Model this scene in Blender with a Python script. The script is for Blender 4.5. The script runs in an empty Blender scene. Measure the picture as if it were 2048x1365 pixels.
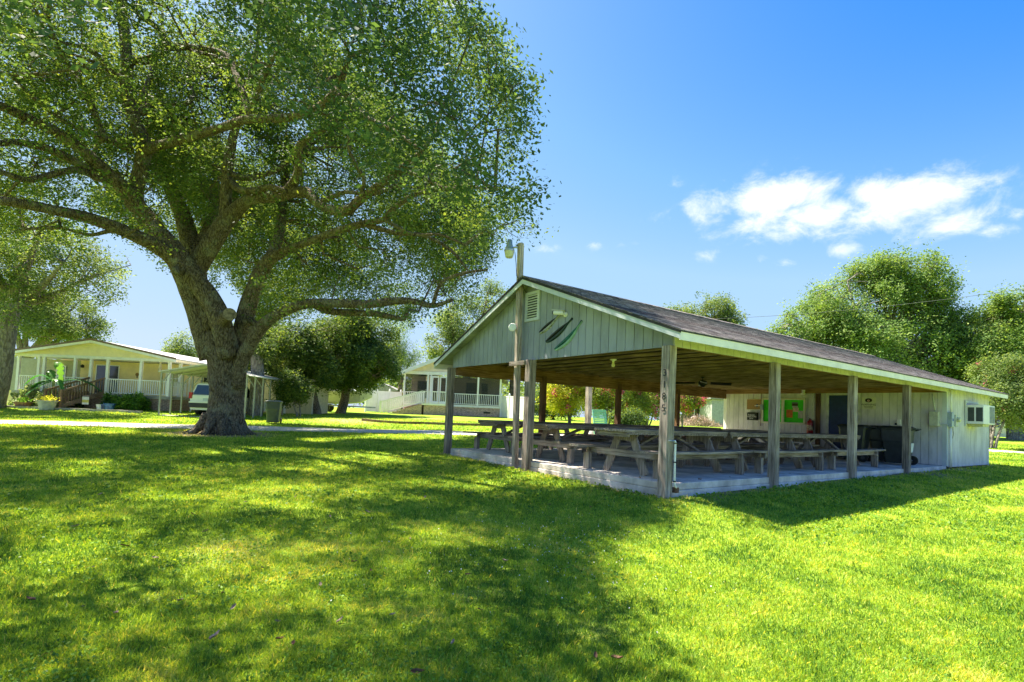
import bpy, math, random
import numpy as np
from mathutils import Vector, Matrix
R = math.radians
random.seed(7)
S = bpy.context.scene
C = S.collection

# ------------------------------------------------------------------ camera
CF, PITCH, ROLL, YAW, CY = 1062.4, 0.04694, 0.04202, 0.95975, 778.8
CAM = np.array([-6.7751, -5.3296, 0.9675])
FWD = np.array([math.cos(YAW)*math.cos(PITCH), math.sin(YAW)*math.cos(PITCH), math.sin(PITCH)])
RGT = np.array([math.sin(YAW), -math.cos(YAW), 0.0])
UPV = np.cross(RGT, FWD)
FH = np.array([math.cos(YAW), math.sin(YAW), 0.0])
cr, sr = math.cos(ROLL), math.sin(ROLL)
RR = RGT*cr - UPV*(-sr)*1.0
# image x axis / image up axis in the world (camera rolled about its view axis)
IX = RGT*cr + UPV*sr
IU = -RGT*sr + UPV*cr
cam_data = bpy.data.cameras.new('camera')
cam = bpy.data.objects.new('camera', cam_data); C.objects.link(cam)
cam_data.sensor_width = 36.0
cam_data.lens = CF/2048*36
cam_data.shift_y = (CY-682.5)/2048
cam_data.clip_start = 0.05; cam_data.clip_end = 4000
cam.matrix_world = Matrix(((IX[0], IU[0], -FWD[0], CAM[0]), (IX[1], IU[1], -FWD[1], CAM[1]),
                           (IX[2], IU[2], -FWD[2], CAM[2]), (0, 0, 0, 1)))
S.camera = cam

# ------------------------------------------------------------------ world, sun, exposure
SUN = np.array([-0.22, 0.50, 1.0]); SUN /= np.linalg.norm(SUN)
SKY_STRENGTH, SUN_STRENGTH, EXPOSURE = 0.15, 3.5, 2.3
S.view_settings.view_transform = 'Standard'; S.view_settings.look = 'None'
S.view_settings.gamma = 1.0; S.view_settings.exposure = EXPOSURE
W = bpy.data.worlds.new('World'); S.world = W; W.use_nodes = True
nt = W.node_tree; nt.nodes.clear()
def nn(t, typ, **kw):
    n = t.nodes.new(typ)
    for k, v in kw.items():
        setattr(n, k, v)
    return n
def ray(px, py):
    a, b = px-1024.0, py-CY
    u, v = a*cr+b*sr, -a*sr+b*cr
    return FWD + RGT*u/CF - UPV*v/CF
def azel(px, py):
    d = ray(px, py); d = d/np.linalg.norm(d)
    return math.atan2(d[0], d[1]), math.asin(d[2])      # azimuth from +Y towards +X, elevation
def build_world():
    L = nt.links.new
    out = nn(nt, 'ShaderNodeOutputWorld'); bg = nn(nt, 'ShaderNodeBackground')
    sky = nn(nt, 'ShaderNodeTexSky', sky_type='NISHITA')
    sky.sun_disc = False
    sky.sun_elevation = math.asin(SUN[2]); sky.sun_rotation = math.atan2(SUN[0], SUN[1])
    sky.air_density = 1.0; sky.dust_density = 0.6; sky.ozone_density = 2.5; sky.altitude = 0
    # tone of the sky as the camera exposed it: a response curve per channel of the sky texture
    sc_ = nn(nt, 'ShaderNodeSeparateColor'); cc_ = nn(nt, 'ShaderNodeCombineColor'); L(sky.outputs[0], sc_.inputs[0])
    for ch, pts in enumerate(([(0, 0), (.95, .05), (1.16, .10), (1.6, .37), (2.1, .62), (5, .88), (8, .95)], [(0, 0), (1.5, .34), (1.92, .48), (2.56, .80), (3.3, 1.0), (6.7, 1.13), (8, 1.15)], [(0, 0), (2.5, 1.25), (3.5, 1.42), (5.3, 1.46), (8, 1.48)])):
        mv = nn(nt, 'ShaderNodeMath', operation='MULTIPLY'); L(sc_.outputs[ch], mv.inputs[0]); mv.inputs[1].default_value = .125
        rp = nn(nt, 'ShaderNodeValToRGB'); e = rp.color_ramp.elements; rp.color_ramp.interpolation = 'B_SPLINE' if False else 'LINEAR'
        e[0].position = 0; e[0].color = (0, 0, 0, 1); e[1].position = 1; v = pts[-1][1]/2; e[1].color = (v, v, v, 1)
        for p_, v_ in pts[1:-1]: q_ = e.new(p_/8); q_.color = (v_/2, v_/2, v_/2, 1)
        L(mv.outputs[0], rp.inputs[0]); mo = nn(nt, 'ShaderNodeMath', operation='MULTIPLY'); L(rp.outputs[0], mo.inputs[0]); mo.inputs[1].default_value = 2.0; L(mo.outputs[0], cc_.inputs[ch])
    tc = nn(nt, 'ShaderNodeTexCoord'); sp = nn(nt, 'ShaderNodeSeparateXYZ')
    L(tc.outputs['Generated'], sp.inputs[0])
    def M(op, a, b=None, c=None):
        n = nn(nt, 'ShaderNodeMath', operation=op)
        for i, x in enumerate((a, b, c)):
            if x is None: continue
            if isinstance(x, (int, float)): n.inputs[i].default_value = x
            else: L(x, n.inputs[i])
        return n.outputs[0]
    az = M('ARCTAN2', sp.outputs[0], sp.outputs[1]); el = M('ARCSINE', sp.outputs[2])
    cb = nn(nt, 'ShaderNodeCombineXYZ'); L(az, cb.inputs[0]); L(M('MULTIPLY', el, 1.5), cb.inputs[1])
    mp = nn(nt, 'ShaderNodeMapping'); mp.inputs['Rotation'].default_value = (0, 0, R(14)); L(cb.outputs[0], mp.inputs[0])
    no = nn(nt, 'ShaderNodeTexNoise'); no.inputs['Scale'].default_value = 13; no.inputs['Detail'].default_value = 12
    no.inputs['Roughness'].default_value = 0.66; no.inputs['Distortion'].default_value = 0.3; L(mp.outputs[0], no.inputs['Vector'])
    # soft cloud masses: (px, py, half width, half height, amount)
    blobs = [(1840, 398, 130, 52, 1.5), (1790, 425, 190, 55, 1.0), (1900, 440, 110, 40, .9), (1550, 395, 130, 44, 1.25), (1590, 440, 170, 42, 1.12),
             (1420, 420, 62, 40, 1.0), (1695, 500, 60, 22, .85), (1990, 465, 60, 20, .7), (1340, 375, 30, 25, .35), (1330, 435, 45, 22, .42),
             (1420, 510, 40, 13, .6), (1575, 526, 34, 12, .5), (1185, 490, 22, 10, .5), (1090, 495, 34, 12, .52), (905, 6, 60, 14, .75),
             (2040, 430, 34, 18, .6), (1255, 490, 26, 10, .42), (1520, 520, 16, 14, .45), (1900, 385, 90, 40, 1.2), (1740, 385, 60, 40, .9)]
    tot = None
    for px, py, wx, wy, amt in blobs:
        a0, e0 = azel(px, py); a1, _ = azel(px+wx, py); _, e1 = azel(px, py-wy)
        dx = M('DIVIDE', M('SUBTRACT', az, a0), abs(a1-a0)); dy = M('DIVIDE', M('SUBTRACT', el, e0), abs(e1-e0))
        r2 = M('ADD', M('MULTIPLY', dx, dx), M('MULTIPLY', dy, dy))
        g = M('MULTIPLY', M('EXPONENT', M('MULTIPLY', r2, -1.0)), amt)
        tot = g if tot is None else M('MAXIMUM', tot, g)
    dens = M('ADD', M('MULTIPLY', no.outputs['Fac'], 2.8), M('SUBTRACT', tot, 1.93))
    mr = nn(nt, 'ShaderNodeMapRange', interpolation_type='SMOOTHSTEP'); L(dens, mr.inputs[0])
    mr.inputs['From Min'].default_value = -0.30; mr.inputs['From Max'].default_value = 0.95
    fac = M('MULTIPLY', mr.outputs[0], M('MINIMUM', M('MULTIPLY', tot, 3.0), 1.0))
    mix = nn(nt, 'ShaderNodeMix', data_type='RGBA'); L(fac, mix.inputs['Factor']); L(cc_.outputs[0], mix.inputs['A'])
    mix.inputs['B'].default_value = (1.75, 1.78, 1.84, 1)
    L(mix.outputs['Result'], bg.inputs['Color']); bg.inputs['Strength'].default_value = SKY_STRENGTH
    L(bg.outputs[0], out.inputs[0])
build_world()
sd = bpy.data.lights.new('sun', 'SUN'); sd.energy = SUN_STRENGTH; sd.angle = R(0.53); sd.color = (1.0, 0.92, 0.76)
so = bpy.data.objects.new('sun', sd); C.objects.link(so); so.location = (0, 0, 60)
so.rotation_euler = Vector(SUN).to_track_quat('Z', 'Y').to_euler()

# ------------------------------------------------------------------ placing helpers
def sstep(a, b, x):
    t = np.clip((x-a)/(b-a), 0, 1); return t*t*(3-2*t)
def vnoise(x, y, s, seed=0):
    x = np.asarray(x, float)*s; y = np.asarray(y, float)*s
    xi, yi = np.floor(x), np.floor(y); fx, fy = x-xi, y-yi
    def h(a, b):
        v = np.sin(a*127.1+b*311.7+seed*74.7)*43758.5453; return v-np.floor(v)
    fx, fy = fx*fx*(3-2*fx), fy*fy*(3-2*fy)
    return (h(xi, yi)*(1-fx)+h(xi+1, yi)*fx)*(1-fy)+(h(xi, yi+1)*(1-fx)+h(xi+1, yi+1)*fx)*fy
SW, SX = 7.11, 16.22            # slab: width in Y, length in X
def ground_z(x, y):
    x = np.asarray(x, float); y = np.asarray(y, float)
    d = (x-CAM[0])*FH[0]+(y-CAM[1])*FH[1]
    z = np.interp(d, [-200, 4, 9, 14, 18.5, 24, 27, 30, 34, 44, 70, 120, 4000], [-.46, -.46, -.34, -.2, -.12, 0, .12, .3, .4, .68, .80, .85, .85])
    z = z + (vnoise(x, y, .35, 3)-.5)*.05*sstep(2, 6, np.abs(d))
    edge = np.interp(x, [0, 3, 6.2, 12, 17], [-.215, -.17, -.13, -.07, -.05]) + (np.clip(y, 0, SW)/SW)*.08*(x < 2)
    dx = np.maximum(np.maximum(-x, x-SX), 0); dy = np.maximum(np.maximum(-y, y-SW), 0)
    k = sstep(0.15, 2.2, np.hypot(dx, dy))
    return edge*(1-k)+z*k
def gz(x, y): return float(ground_z(x, y))
def on_ground(px, py):
    d = ray(px, py); t = 1.5
    while t < 400:
        q = CAM+d*t
        if q[2] <= gz(q[0], q[1]): break
        t += 0.05 if t < 60 else 1
    return q
def at(px, py, depth): return CAM + ray(px, py)*depth
def gat(px, depth):
    """ground point at a depth under an image column (near the horizon)"""
    q = CAM + ray(px, 829+(px-1024)*.042)*depth; return np.array([q[0], q[1], gz(q[0], q[1])])
def to_px(P):
    d = np.asarray(P)-CAM; z = d@FWD
    u = CF*(d@RGT)/z; v = -CF*(d@UPV)/z
    return 1024+u*cr-v*sr, CY+u*sr+v*cr, z
FACE = YAW-math.pi/2            # local x = image right, local y = away from the camera

# ------------------------------------------------------------------ object helpers
def prop(o, label=None, cat=None, group=None, kind=None):
    if label: o['label'] = label
    if cat: o['category'] = cat
    if group: o['group'] = group
    if kind: o['kind'] = kind
    return o
def thing(name, label, cat, loc=(0, 0, 0), rz=0, group=None):
    o = bpy.data.objects.new(name, None); C.objects.link(o)
    o.location = tuple(float(v) for v in loc); o.rotation_euler = (0, 0, rz); o.empty_display_size = .1
    return prop(o, label, cat, group)
def copy_tree(o, parent=None):
    c = o.copy(); C.objects.link(c)
    if parent: c.parent = parent
    for ch in o.children: copy_tree(ch, c)
    return c
class MB:
    def __init__(s): s.v = []; s.f = []
    def add(s, vs, fs):
        n = len(s.v); s.v += [tuple(map(float, q)) for q in vs]; s.f += [tuple(i+n for i in f) for f in fs]; return s
    def box(s, x0, y0, z0, x1, y1, z1):
        return s.hexa([(x0, y0, z0), (x1, y0, z0), (x1, y1, z0), (x0, y1, z0), (x0, y0, z1), (x1, y0, z1), (x1, y1, z1), (x0, y1, z1)])
    def hexa(s, c):
        return s.add(c, [(0, 3, 2, 1), (4, 5, 6, 7), (0, 1, 5, 4), (1, 2, 6, 5), (2, 3, 7, 6), (3, 0, 4, 7)])
    def beam(s, p, q, w, h, up=(0, 0, 1)):
        p, q = Vector(p), Vector(q); d = (q-p).normalized(); u = Vector(up)
        a = d.cross(u)
        if a.length < 1e-4: a = d.cross(Vector((0, 1, 0)))
        a.normalize(); b = a.cross(d).normalized(); a = a*w/2; b = b*h/2
        return s.hexa([p-a-b, p+a-b, p+a+b, p-a+b, q-a-b, q+a-b, q+a+b, q-a+b])
    def prism(s, poly, ext):
        n = len(poly); e = Vector(ext); P = [Vector(q) for q in poly]
        return s.add(P+[q+e for q in P], [tuple(range(n))[::-1], tuple(range(n, 2*n))]+[(i, (i+1) % n, n+(i+1) % n, n+i) for i in range(n)])
    def tube(s, pts, rad, seg=8, cap=True, wob=0, sd=0):
        pts = [Vector(q) for q in pts]; n = len(pts)
        if not hasattr(rad, '__len__'): rad = [rad]*n
        ref = None; vs = []
        for i, q in enumerate(pts):
            d = (pts[min(i+1, n-1)]-pts[max(i-1, 0)])
            if d.length < 1e-9: d = Vector((0, 0, 1))
            d.normalize()
            if ref is None:
                ref = d.orthogonal().normalized()
            ref = (ref-d*ref.dot(d))
            if ref.length < 1e-5: ref = d.orthogonal()
            ref.normalize(); b = d.cross(ref)
            for k in range(seg):
                a = 2*math.pi*k/seg; r = rad[i]
                if wob: r *= 1+wob*math.sin(a*3+i*.7+sd)+wob*.6*math.sin(a*5-i*1.3+sd*2)
                vs.append(q+ref*(math.cos(a)*r)+b*(math.sin(a)*r))
        fs = [(i*seg+k, i*seg+(k+1) % seg, (i+1)*seg+(k+1) % seg, (i+1)*seg+k) for i in range(n-1) for k in range(seg)]
        if cap: fs += [tuple(range(seg))[::-1], tuple((n-1)*seg+k for k in range(seg))]
        return s.add(vs, fs)
    def lathe(s, prof, seg=16, c=(0, 0, 0), cap=True):
        vs = [(c[0]+r*math.cos(2*math.pi*k/seg), c[1]+r*math.sin(2*math.pi*k/seg), c[2]+z) for r, z in prof for k in range(seg)]
        n = len(prof)
        fs = [(i*seg+k, i*seg+(k+1) % seg, (i+1)*seg+(k+1) % seg, (i+1)*seg+k) for i in range(n-1) for k in range(seg)]
        if cap: fs += [tuple(range(seg))[::-1], tuple((n-1)*seg+k for k in range(seg))]
        return s.add(vs, fs)
    def disc(s, c, r, n, th=.005, seg=16):
        c = Vector(c); n = Vector(n).normalized(); return s.tube([c, c+n*th], r, seg)
    def text(s, body, size, M, th=.003, font_w=None):
        """lettering as real mesh, M places it (local x right, y up)"""
        cu = bpy.data.curves.new('t', 'FONT'); cu.body = body; cu.size = size; cu.extrude = th; cu.align_x = 'CENTER'; cu.align_y = 'CENTER'
        cu.resolution_u = 3
        o = bpy.data.objects.new('t', cu); C.objects.link(o)
        dg = bpy.context.evaluated_depsgraph_get(); me = bpy.data.meshes.new_from_object(o.evaluated_get(dg))
        s.add([M @ q.co for q in me.vertices], [tuple(p.vertices) for p in me.polygons])
        bpy.data.objects.remove(o); bpy.data.meshes.remove(me); return s
    def build(s, name, mat, parent=None, smooth=False, bevel=0, loc=None):
        me = bpy.data.meshes.new(name); me.from_pydata(s.v, [], s.f); me.validate(); me.update()
        me.materials.append(mat)
        if smooth: me.shade_smooth()
        o = bpy.data.objects.new(name, me); C.objects.link(o)
        if parent: o.parent = parent
        if loc is not None: o.location = tuple(float(v) for v in loc)
        if bevel:
            m = o.modifiers.new('bevel', 'BEVEL'); m.width = bevel; m.segments = 2; m.limit_method = 'ANGLE'
        return o
def np_mesh(name, verts, faces, mat, parent=None, attrs=None, smooth=False):
    verts = np.ascontiguousarray(verts, np.float32); faces = np.ascontiguousarray(faces, np.int32)
    me = bpy.data.meshes.new(name); n, k = faces.shape
    me.vertices.add(len(verts)); me.vertices.foreach_set('co', verts.ravel())
    me.loops.add(n*k); me.loops.foreach_set('vertex_index', faces.ravel())
    me.polygons.add(n); me.polygons.foreach_set('loop_start', np.arange(0, n*k, k, dtype=np.int32))
    me.update(calc_edges=True)
    for a, v in (attrs or {}).items():
        at_ = me.attributes.new(a, 'FLOAT', 'POINT'); at_.data.foreach_set('value', np.ascontiguousarray(v, np.float32))
    me.materials.append(mat)
    if smooth: me.shade_smooth()
    o = bpy.data.objects.new(name, me); C.objects.link(o)
    if parent: o.parent = parent
    return o

# ------------------------------------------------------------------ materials
MATS = {}
def mat(name, col, rough=.7, metal=0, var=.12, scale=6, stretch=(1, 1, 1), bump=.15, bscale=None, col2=None, spec=.4, rot=(0, 0, 0), coat=0):
    """painted / weathered surface: noise-mottled colour and bump in object space"""
    if name in MATS: return MATS[name]
    m = bpy.data.materials.new(name); m.use_nodes = True; t = m.node_tree; L = t.links.new
    b = t.nodes['Principled BSDF']; b.inputs['Roughness'].default_value = rough; b.inputs['Metallic'].default_value = metal
    b.inputs['Specular IOR Level'].default_value = spec
    b.inputs['Coat Weight'].default_value = coat
    tc = nn(t, 'ShaderNodeTexCoord'); mp = nn(t, 'ShaderNodeMapping'); mp.inputs['Scale'].default_value = stretch; mp.inputs['Rotation'].default_value = rot
    L(tc.outputs['Object'], mp.inputs[0])
    no = nn(t, 'ShaderNodeTexNoise'); no.inputs['Scale'].default_value = scale; no.inputs['Detail'].default_value = 8; no.inputs['Roughness'].default_value = .65
    L(mp.outputs[0], no.inputs['Vector'])
    cr_ = nn(t, 'ShaderNodeValToRGB'); c2 = col2 or tuple(c*(1-var*2.2) for c in col)
    cr_.color_ramp.elements[0].position = .36; cr_.color_ramp.elements[0].color = (*c2, 1)
    cr_.color_ramp.elements[1].position = .62; cr_.color_ramp.elements[1].color = (*[min(1, c*(1+var*.5)) for c in col], 1)
    L(no.outputs['Fac'], cr_.inputs[0]); L(cr_.outputs[0], b.inputs['Base Color'])
    if bump:
        n2 = nn(t, 'ShaderNodeTexNoise'); n2.inputs['Scale'].default_value = bscale or scale*5; n2.inputs['Detail'].default_value = 6; L(mp.outputs[0], n2.inputs['Vector'])
        bp = nn(t, 'ShaderNodeBump'); bp.inputs['Strength'].default_value = bump; bp.inputs['Distance'].default_value = .02
        L(n2.outputs['Fac'], bp.inputs['Height']); L(bp.outputs[0], b.inputs['Normal'])
    MATS[name] = m; return m
def wood(name, col, col2, axis, rough=.85, k=1.0):
    st = {'x': (1.2, 22, 22), 'y': (22, 1.2, 22), 'z': (22, 22, 1.2)}[axis]
    m = mat(name, col, rough=rough, scale=1.6*k, stretch=st, col2=col2, bump=.5, bscale=3.5*k, spec=.2)
    if 'big' in m: return m
    m['big'] = 1; t = m.node_tree; L = t.links.new; b = t.nodes['Principled BSDF']
    src = b.inputs['Base Color'].links[0].from_socket
    tc = nn(t, 'ShaderNodeTexCoord'); no = nn(t, 'ShaderNodeTexNoise'); no.inputs['Scale'].default_value = 1.7; no.inputs['Detail'].default_value = 4
    L(tc.outputs['Object'], no.inputs['Vector'])
    mr = nn(t, 'ShaderNodeMapRange'); L(no.outputs['Fac'], mr.inputs[0]); mr.inputs[1].default_value = .3; mr.inputs[2].default_value = .7
    mr.inputs[3].default_value = .62; mr.inputs[4].default_value = 1.2
    oi = nn(t, 'ShaderNodeObjectInfo'); rr_ = nn(t, 'ShaderNodeMath', operation='MULTIPLY_ADD'); L(oi.outputs['Random'], rr_.inputs[0]); rr_.inputs[1].default_value = .45; rr_.inputs[2].default_value = .78
    m2 = nn(t, 'ShaderNodeMath', operation='MULTIPLY'); L(mr.outputs[0], m2.inputs[0]); L(rr_.outputs[0], m2.inputs[1])
    mx = nn(t, 'ShaderNodeMix', data_type='RGBA', blend_type='MULTIPLY'); mx.inputs['Factor'].default_value = 1
    L(src, mx.inputs['A']); L(m2.outputs[0], mx.inputs['B']); L(mx.outputs['Result'], b.inputs['Base Color'])
    return m
def brick(name, c1, c2, mortar, scale=1.0, bw=.2, rh=.07, rot=(R(90), 0, 0), bump=.4, rough=.9, msize=.008, nvar=.35, offset=.5):
    if name in MATS: return MATS[name]
    m = bpy.data.materials.new(name); m.use_nodes = True; t = m.node_tree; L = t.links.new
    b = t.nodes['Principled BSDF']; b.inputs['Roughness'].default_value = rough; b.inputs['Specular IOR Level'].default_value = .2
    tc = nn(t, 'ShaderNodeTexCoord'); mp = nn(t, 'ShaderNodeMapping'); mp.inputs['Rotation'].default_value = rot; L(tc.outputs['Object'], mp.inputs[0])
    bt = nn(t, 'ShaderNodeTexBrick'); bt.inputs['Scale'].default_value = scale; bt.inputs['Color1'].default_value = (*c1, 1); bt.inputs['Color2'].default_value = (*c2, 1)
    bt.inputs['Mortar'].default_value = (*mortar, 1); bt.inputs['Mortar Size'].default_value = msize; bt.inputs['Brick Width'].default_value = bw; bt.inputs['Row Height'].default_value = rh
    bt.offset = offset
    L(mp.outputs[0], bt.inputs['Vector'])
    no = nn(t, 'ShaderNodeTexNoise'); no.inputs['Scale'].default_value = 9; no.inputs['Detail'].default_value = 8; L(mp.outputs[0], no.inputs['Vector'])
    mr = nn(t, 'ShaderNodeMapRange'); L(no.outputs['Fac'], mr.inputs[0]); mr.inputs[1].default_value = .3; mr.inputs[2].default_value = .7
    mr.inputs[3].default_value = 1-nvar; mr.inputs[4].default_value = 1+nvar
    mx = nn(t, 'ShaderNodeMix', data_type='RGBA', blend_type='MULTIPLY'); mx.inputs['Factor'].default_value = 1
    L(bt.outputs['Color'], mx.inputs['A']); L(mr.outputs[0], mx.inputs['B']); L(mx.outputs['Result'], b.inputs['Base Color'])
    bp = nn(t, 'ShaderNodeBump'); bp.inputs['Strength'].default_value = bump; bp.inputs['Distance'].default_value = .01
    L(mx.outputs['Result'], bp.inputs['Height']); L(bp.outputs[0], b.inputs['Normal'])
    MATS[name] = m; return m
def leafmat(name, c0, c1, c2, trans=.42, tcol=None, gloss=.6, scale=None):
    """leaf: per-leaf tint attribute picks the colour; light passes through"""
    if name in MATS: return MATS[name]
    m = bpy.data.materials.new(name); m.use_nodes = True; t = m.node_tree; L = t.links.new; t.nodes.clear()
    out = nn(t, 'ShaderNodeOutputMaterial'); at_ = nn(t, 'ShaderNodeAttribute', attribute_name='tint')
    cr_ = nn(t, 'ShaderNodeValToRGB'); e = cr_.color_ramp.elements; e[0].position = 0; e[0].color = (*c0, 1); e[1].position = 1; e[1].color = (*c2, 1)
    q = e.new(.5); q.color = (*c1, 1); L(at_.outputs['Fac'], cr_.inputs[0])
    p = nn(t, 'ShaderNodeBsdfPrincipled'); p.inputs['Roughness'].default_value = gloss; p.inputs['Specular IOR Level'].default_value = .14; L(cr_.outputs[0], p.inputs['Base Color'])
    tr = nn(t, 'ShaderNodeBsdfTranslucent')
    mx = nn(t, 'ShaderNodeMix', data_type='RGBA', blend_type='MULTIPLY'); mx.inputs['Factor'].default_value = 1; L(cr_.outputs[0], mx.inputs['A'])
    mx.inputs['B'].default_value = (*(tcol or (2.6, 2.2, .8)), 1); L(mx.outputs['Result'], tr.inputs['Color'])
    ms = nn(t, 'ShaderNodeMixShader'); ms.inputs[0].default_value = trans; L(p.outputs[0], ms.inputs[1]); L(tr.outputs[0], ms.inputs[2]); L(ms.outputs[0], out.inputs[0])
    MATS[name] = m; return m

GREYW = ((.48, .40, .35), (.14, .11, .09))
WX, WY, WZ = (wood('weathered_wood_'+a, *GREYW, a) for a in 'xyz')
TX, TY, TZ = (wood('table_wood_'+a, (.42, .34, .29), (.13, .10, .08), a) for a in 'xyz')
BX, BY = (wood('brown_wood_'+a, (.40, .23, .12), (.17, .09, .045), a) for a in 'xy')
BZ = wood('brown_wood_z', (.20, .11, .065), (.09, .048, .026), 'z')
EAVES = mat('cream_eave_siding', (.60, .57, .62), rough=.75, var=.08, scale=3, bump=.1, bscale=60)
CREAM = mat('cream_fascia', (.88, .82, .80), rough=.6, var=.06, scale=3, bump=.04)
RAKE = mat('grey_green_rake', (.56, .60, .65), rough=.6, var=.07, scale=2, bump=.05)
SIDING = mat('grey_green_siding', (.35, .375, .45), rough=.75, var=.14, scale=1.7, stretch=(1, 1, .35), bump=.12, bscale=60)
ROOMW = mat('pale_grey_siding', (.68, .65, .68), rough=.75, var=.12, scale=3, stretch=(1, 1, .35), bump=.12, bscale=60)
TRIM = mat('pale_green_trim', (.62, .65, .68), rough=.6, var=.05, scale=2, bump=.05)
WHITE = mat('white_paint', (.86, .84, .85), rough=.5, var=.05, scale=3, bump=.04)
VINYL = mat('white_vinyl', (.88, .86, .88), rough=.35, var=.03, scale=1.5, bump=.02)
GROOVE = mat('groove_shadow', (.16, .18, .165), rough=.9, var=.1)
BLACK = mat('black_plastic', (.016, .018, .02), rough=.5, var=.2, bump=.05)
CONC = mat('concrete_slab', (.76, .69, .63), rough=.9, var=.18, scale=1.5, bump=.45, bscale=40, col2=(.40, .35, .31))
METAL = mat('galvanised_metal', (.55, .57, .58), rough=.35, metal=.8, var=.1, bump=.05)
BARK = None

def ground_material():
    m = bpy.data.materials.new('lawn_soil'); m.use_nodes = True; t = m.node_tree; L = t.links.new
    b = t.nodes['Principled BSDF']; b.inputs['Roughness'].default_value = .95; b.inputs['Specular IOR Level'].default_value = .1
    tc = nn(t, 'ShaderNodeTexCoord')
    def noise(s, d=6, r=.6):
        n = nn(t, 'ShaderNodeTexNoise'); n.inputs['Scale'].default_value = s; n.inputs['Detail'].default_value = d; n.inputs['Roughness'].default_value = r
        L(tc.outputs['Object'], n.inputs['Vector']); return n.outputs['Fac']
    def ramp(f, *st):
        r = nn(t, 'ShaderNodeValToRGB'); e = r.color_ramp.elements
        e[0].position, e[0].color = st[0][0], (*st[0][1], 1); e[1].position, e[1].color = st[-1][0], (*st[-1][1], 1)
        for p, c in st[1:-1]: q = e.new(p); q.color = (*c, 1)
        L(f, r.inputs[0]); return r.outputs[0]
    def mix(a, b_, f, bt='MIX'):
        x = nn(t, 'ShaderNodeMix', data_type='RGBA', blend_type=bt)
        if isinstance(f, float): x.inputs['Factor'].default_value = f
        else: L(f, x.inputs['Factor'])
        L(a, x.inputs['A']); L(b_, x.inputs['B']); return x.outputs['Result']
    fine = ramp(noise(28, 10, .75), (.34, (.07, .15, .02)), (.5, (.25, .40, .035)), (.66, (.46, .53, .08)))
    mid = ramp(noise(1.3, 9, .7), (.35, (.7, .8, .7)), (.65, (1.2, 1.08, 1.0)))
    g = mix(fine, mid, 1.0, 'MULTIPLY')
    dry = ramp(noise(45, 6), (.3, (.18, .13, .07)), (.7, (.44, .36, .2)))
    at_ = nn(t, 'ShaderNodeAttribute', attribute_name='bare')
    g = mix(g, dry, at_.outputs['Fac'])
    L(g, b.inputs['Base Color'])
    bp = nn(t, 'ShaderNodeBump'); bp.inputs['Strength'].default_value = .9; bp.inputs['Distance'].default_value = .04; L(noise(40, 8, .7), bp.inputs['Height']); L(bp.outputs[0], b.inputs['Normal'])
    return m

# ------------------------------------------------------------------ ground, road
ROAD_PX = [(-260, 842), (-60, 843), (0, 844), (100, 846), (200, 848.5), (300, 851.5), (400, 854.5), (500, 857), (600, 859.5), (700, 862), (800, 864), (880, 866), (960, 868.5)]
ROAD = [on_ground(*q) for q in ROAD_PX]
_d = ROAD[-1]-ROAD[-4]; _d[2] = 0; _d /= np.linalg.norm(_d)
# beyond the left corner of the pavilion the lane runs on behind it and comes out at the right edge
ROAD += [ROAD[-1]+_d*k for k in (3, 7, 12)]
PATH = [on_ground(*q) for q in [(1960, 901), (2000, 903), (2048, 906), (2120, 911), (2300, 922)]]
ROADA = np.array(ROAD)[:, :2]
PATHA = np.array(PATH)[:, :2]
def dist_poly(x, y, A):
    best = np.full(np.shape(x), 1e9)
    for a, b in zip(A[:-1], A[1:]):
        ab = b-a; tt = np.clip(((x-a[0])*ab[0]+(y-a[1])*ab[1])/(ab@ab), 0, 1)
        best = np.minimum(best, np.hypot(x-a[0]-ab[0]*tt, y-a[1]-ab[1]*tt))
    return best
HT = gat(447, 18.4)             # hero tree foot
# worn or dry places on the lawn: (px, py, radius m, amount)
WORN = [(1270, 985, .3, .8), (1170, 958, .35, .8), (1400, 990, .5, .8), (1520, 978, .4, .7), (1640, 965, .4, .6), (1760, 955, .5, .6), (1860, 948, .7, .8), (1935, 942, .6, .7),
        (1000, 912, .3, .5), (430, 1110, .45, .55), (470, 1085, .4, .35), (830, 1240, .12, .7), (920, 1195, .15, .6), (985, 1180, .12, .5), (560, 985, .3, .3), (700, 842, 2.0, .75),
        (640, 838, 1.4, .4), (860, 838, 2.2, .4), (960, 838, 2.0, .35), (1350, 1000, .3, .6), (1440, 1002, .25, .4), (1180, 1255, .2, .4), (330, 1200, .15, .4), (60, 830, 1.5, .3)]
WORN = [(on_ground(a, b), r, k) for a, b, r, k in WORN]
def bare(x, y):
    v = np.zeros(np.shape(x))
    for q, r, k in WORN: v = np.maximum(v, k*np.exp(-((x-q[0])**2+(y-q[1])**2)/(r*r)))
    v = np.maximum(v, .95*(1-sstep(1.0, 2.5, np.hypot(x-HT[0], y-HT[1]))))
    dx = np.maximum(np.maximum(-x, x-SX), 0); dy = np.maximum(np.maximum(-y, y-SW), 0)
    v = np.maximum(v, .95*(1-sstep(.08, .42, np.hypot(dx, dy)))*(vnoise(x, y, 1.7, 9)*.6+.6))
    v = np.maximum(v, .8*(1-sstep(1.0, 1.7, dist_poly(x, y, ROADA))))
    n = vnoise(x, y, 5, 1)*.6+vnoise(x, y, 13, 2)*.4
    return np.clip(v*1.5*(n+.35)-.1, 0, 1)
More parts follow.
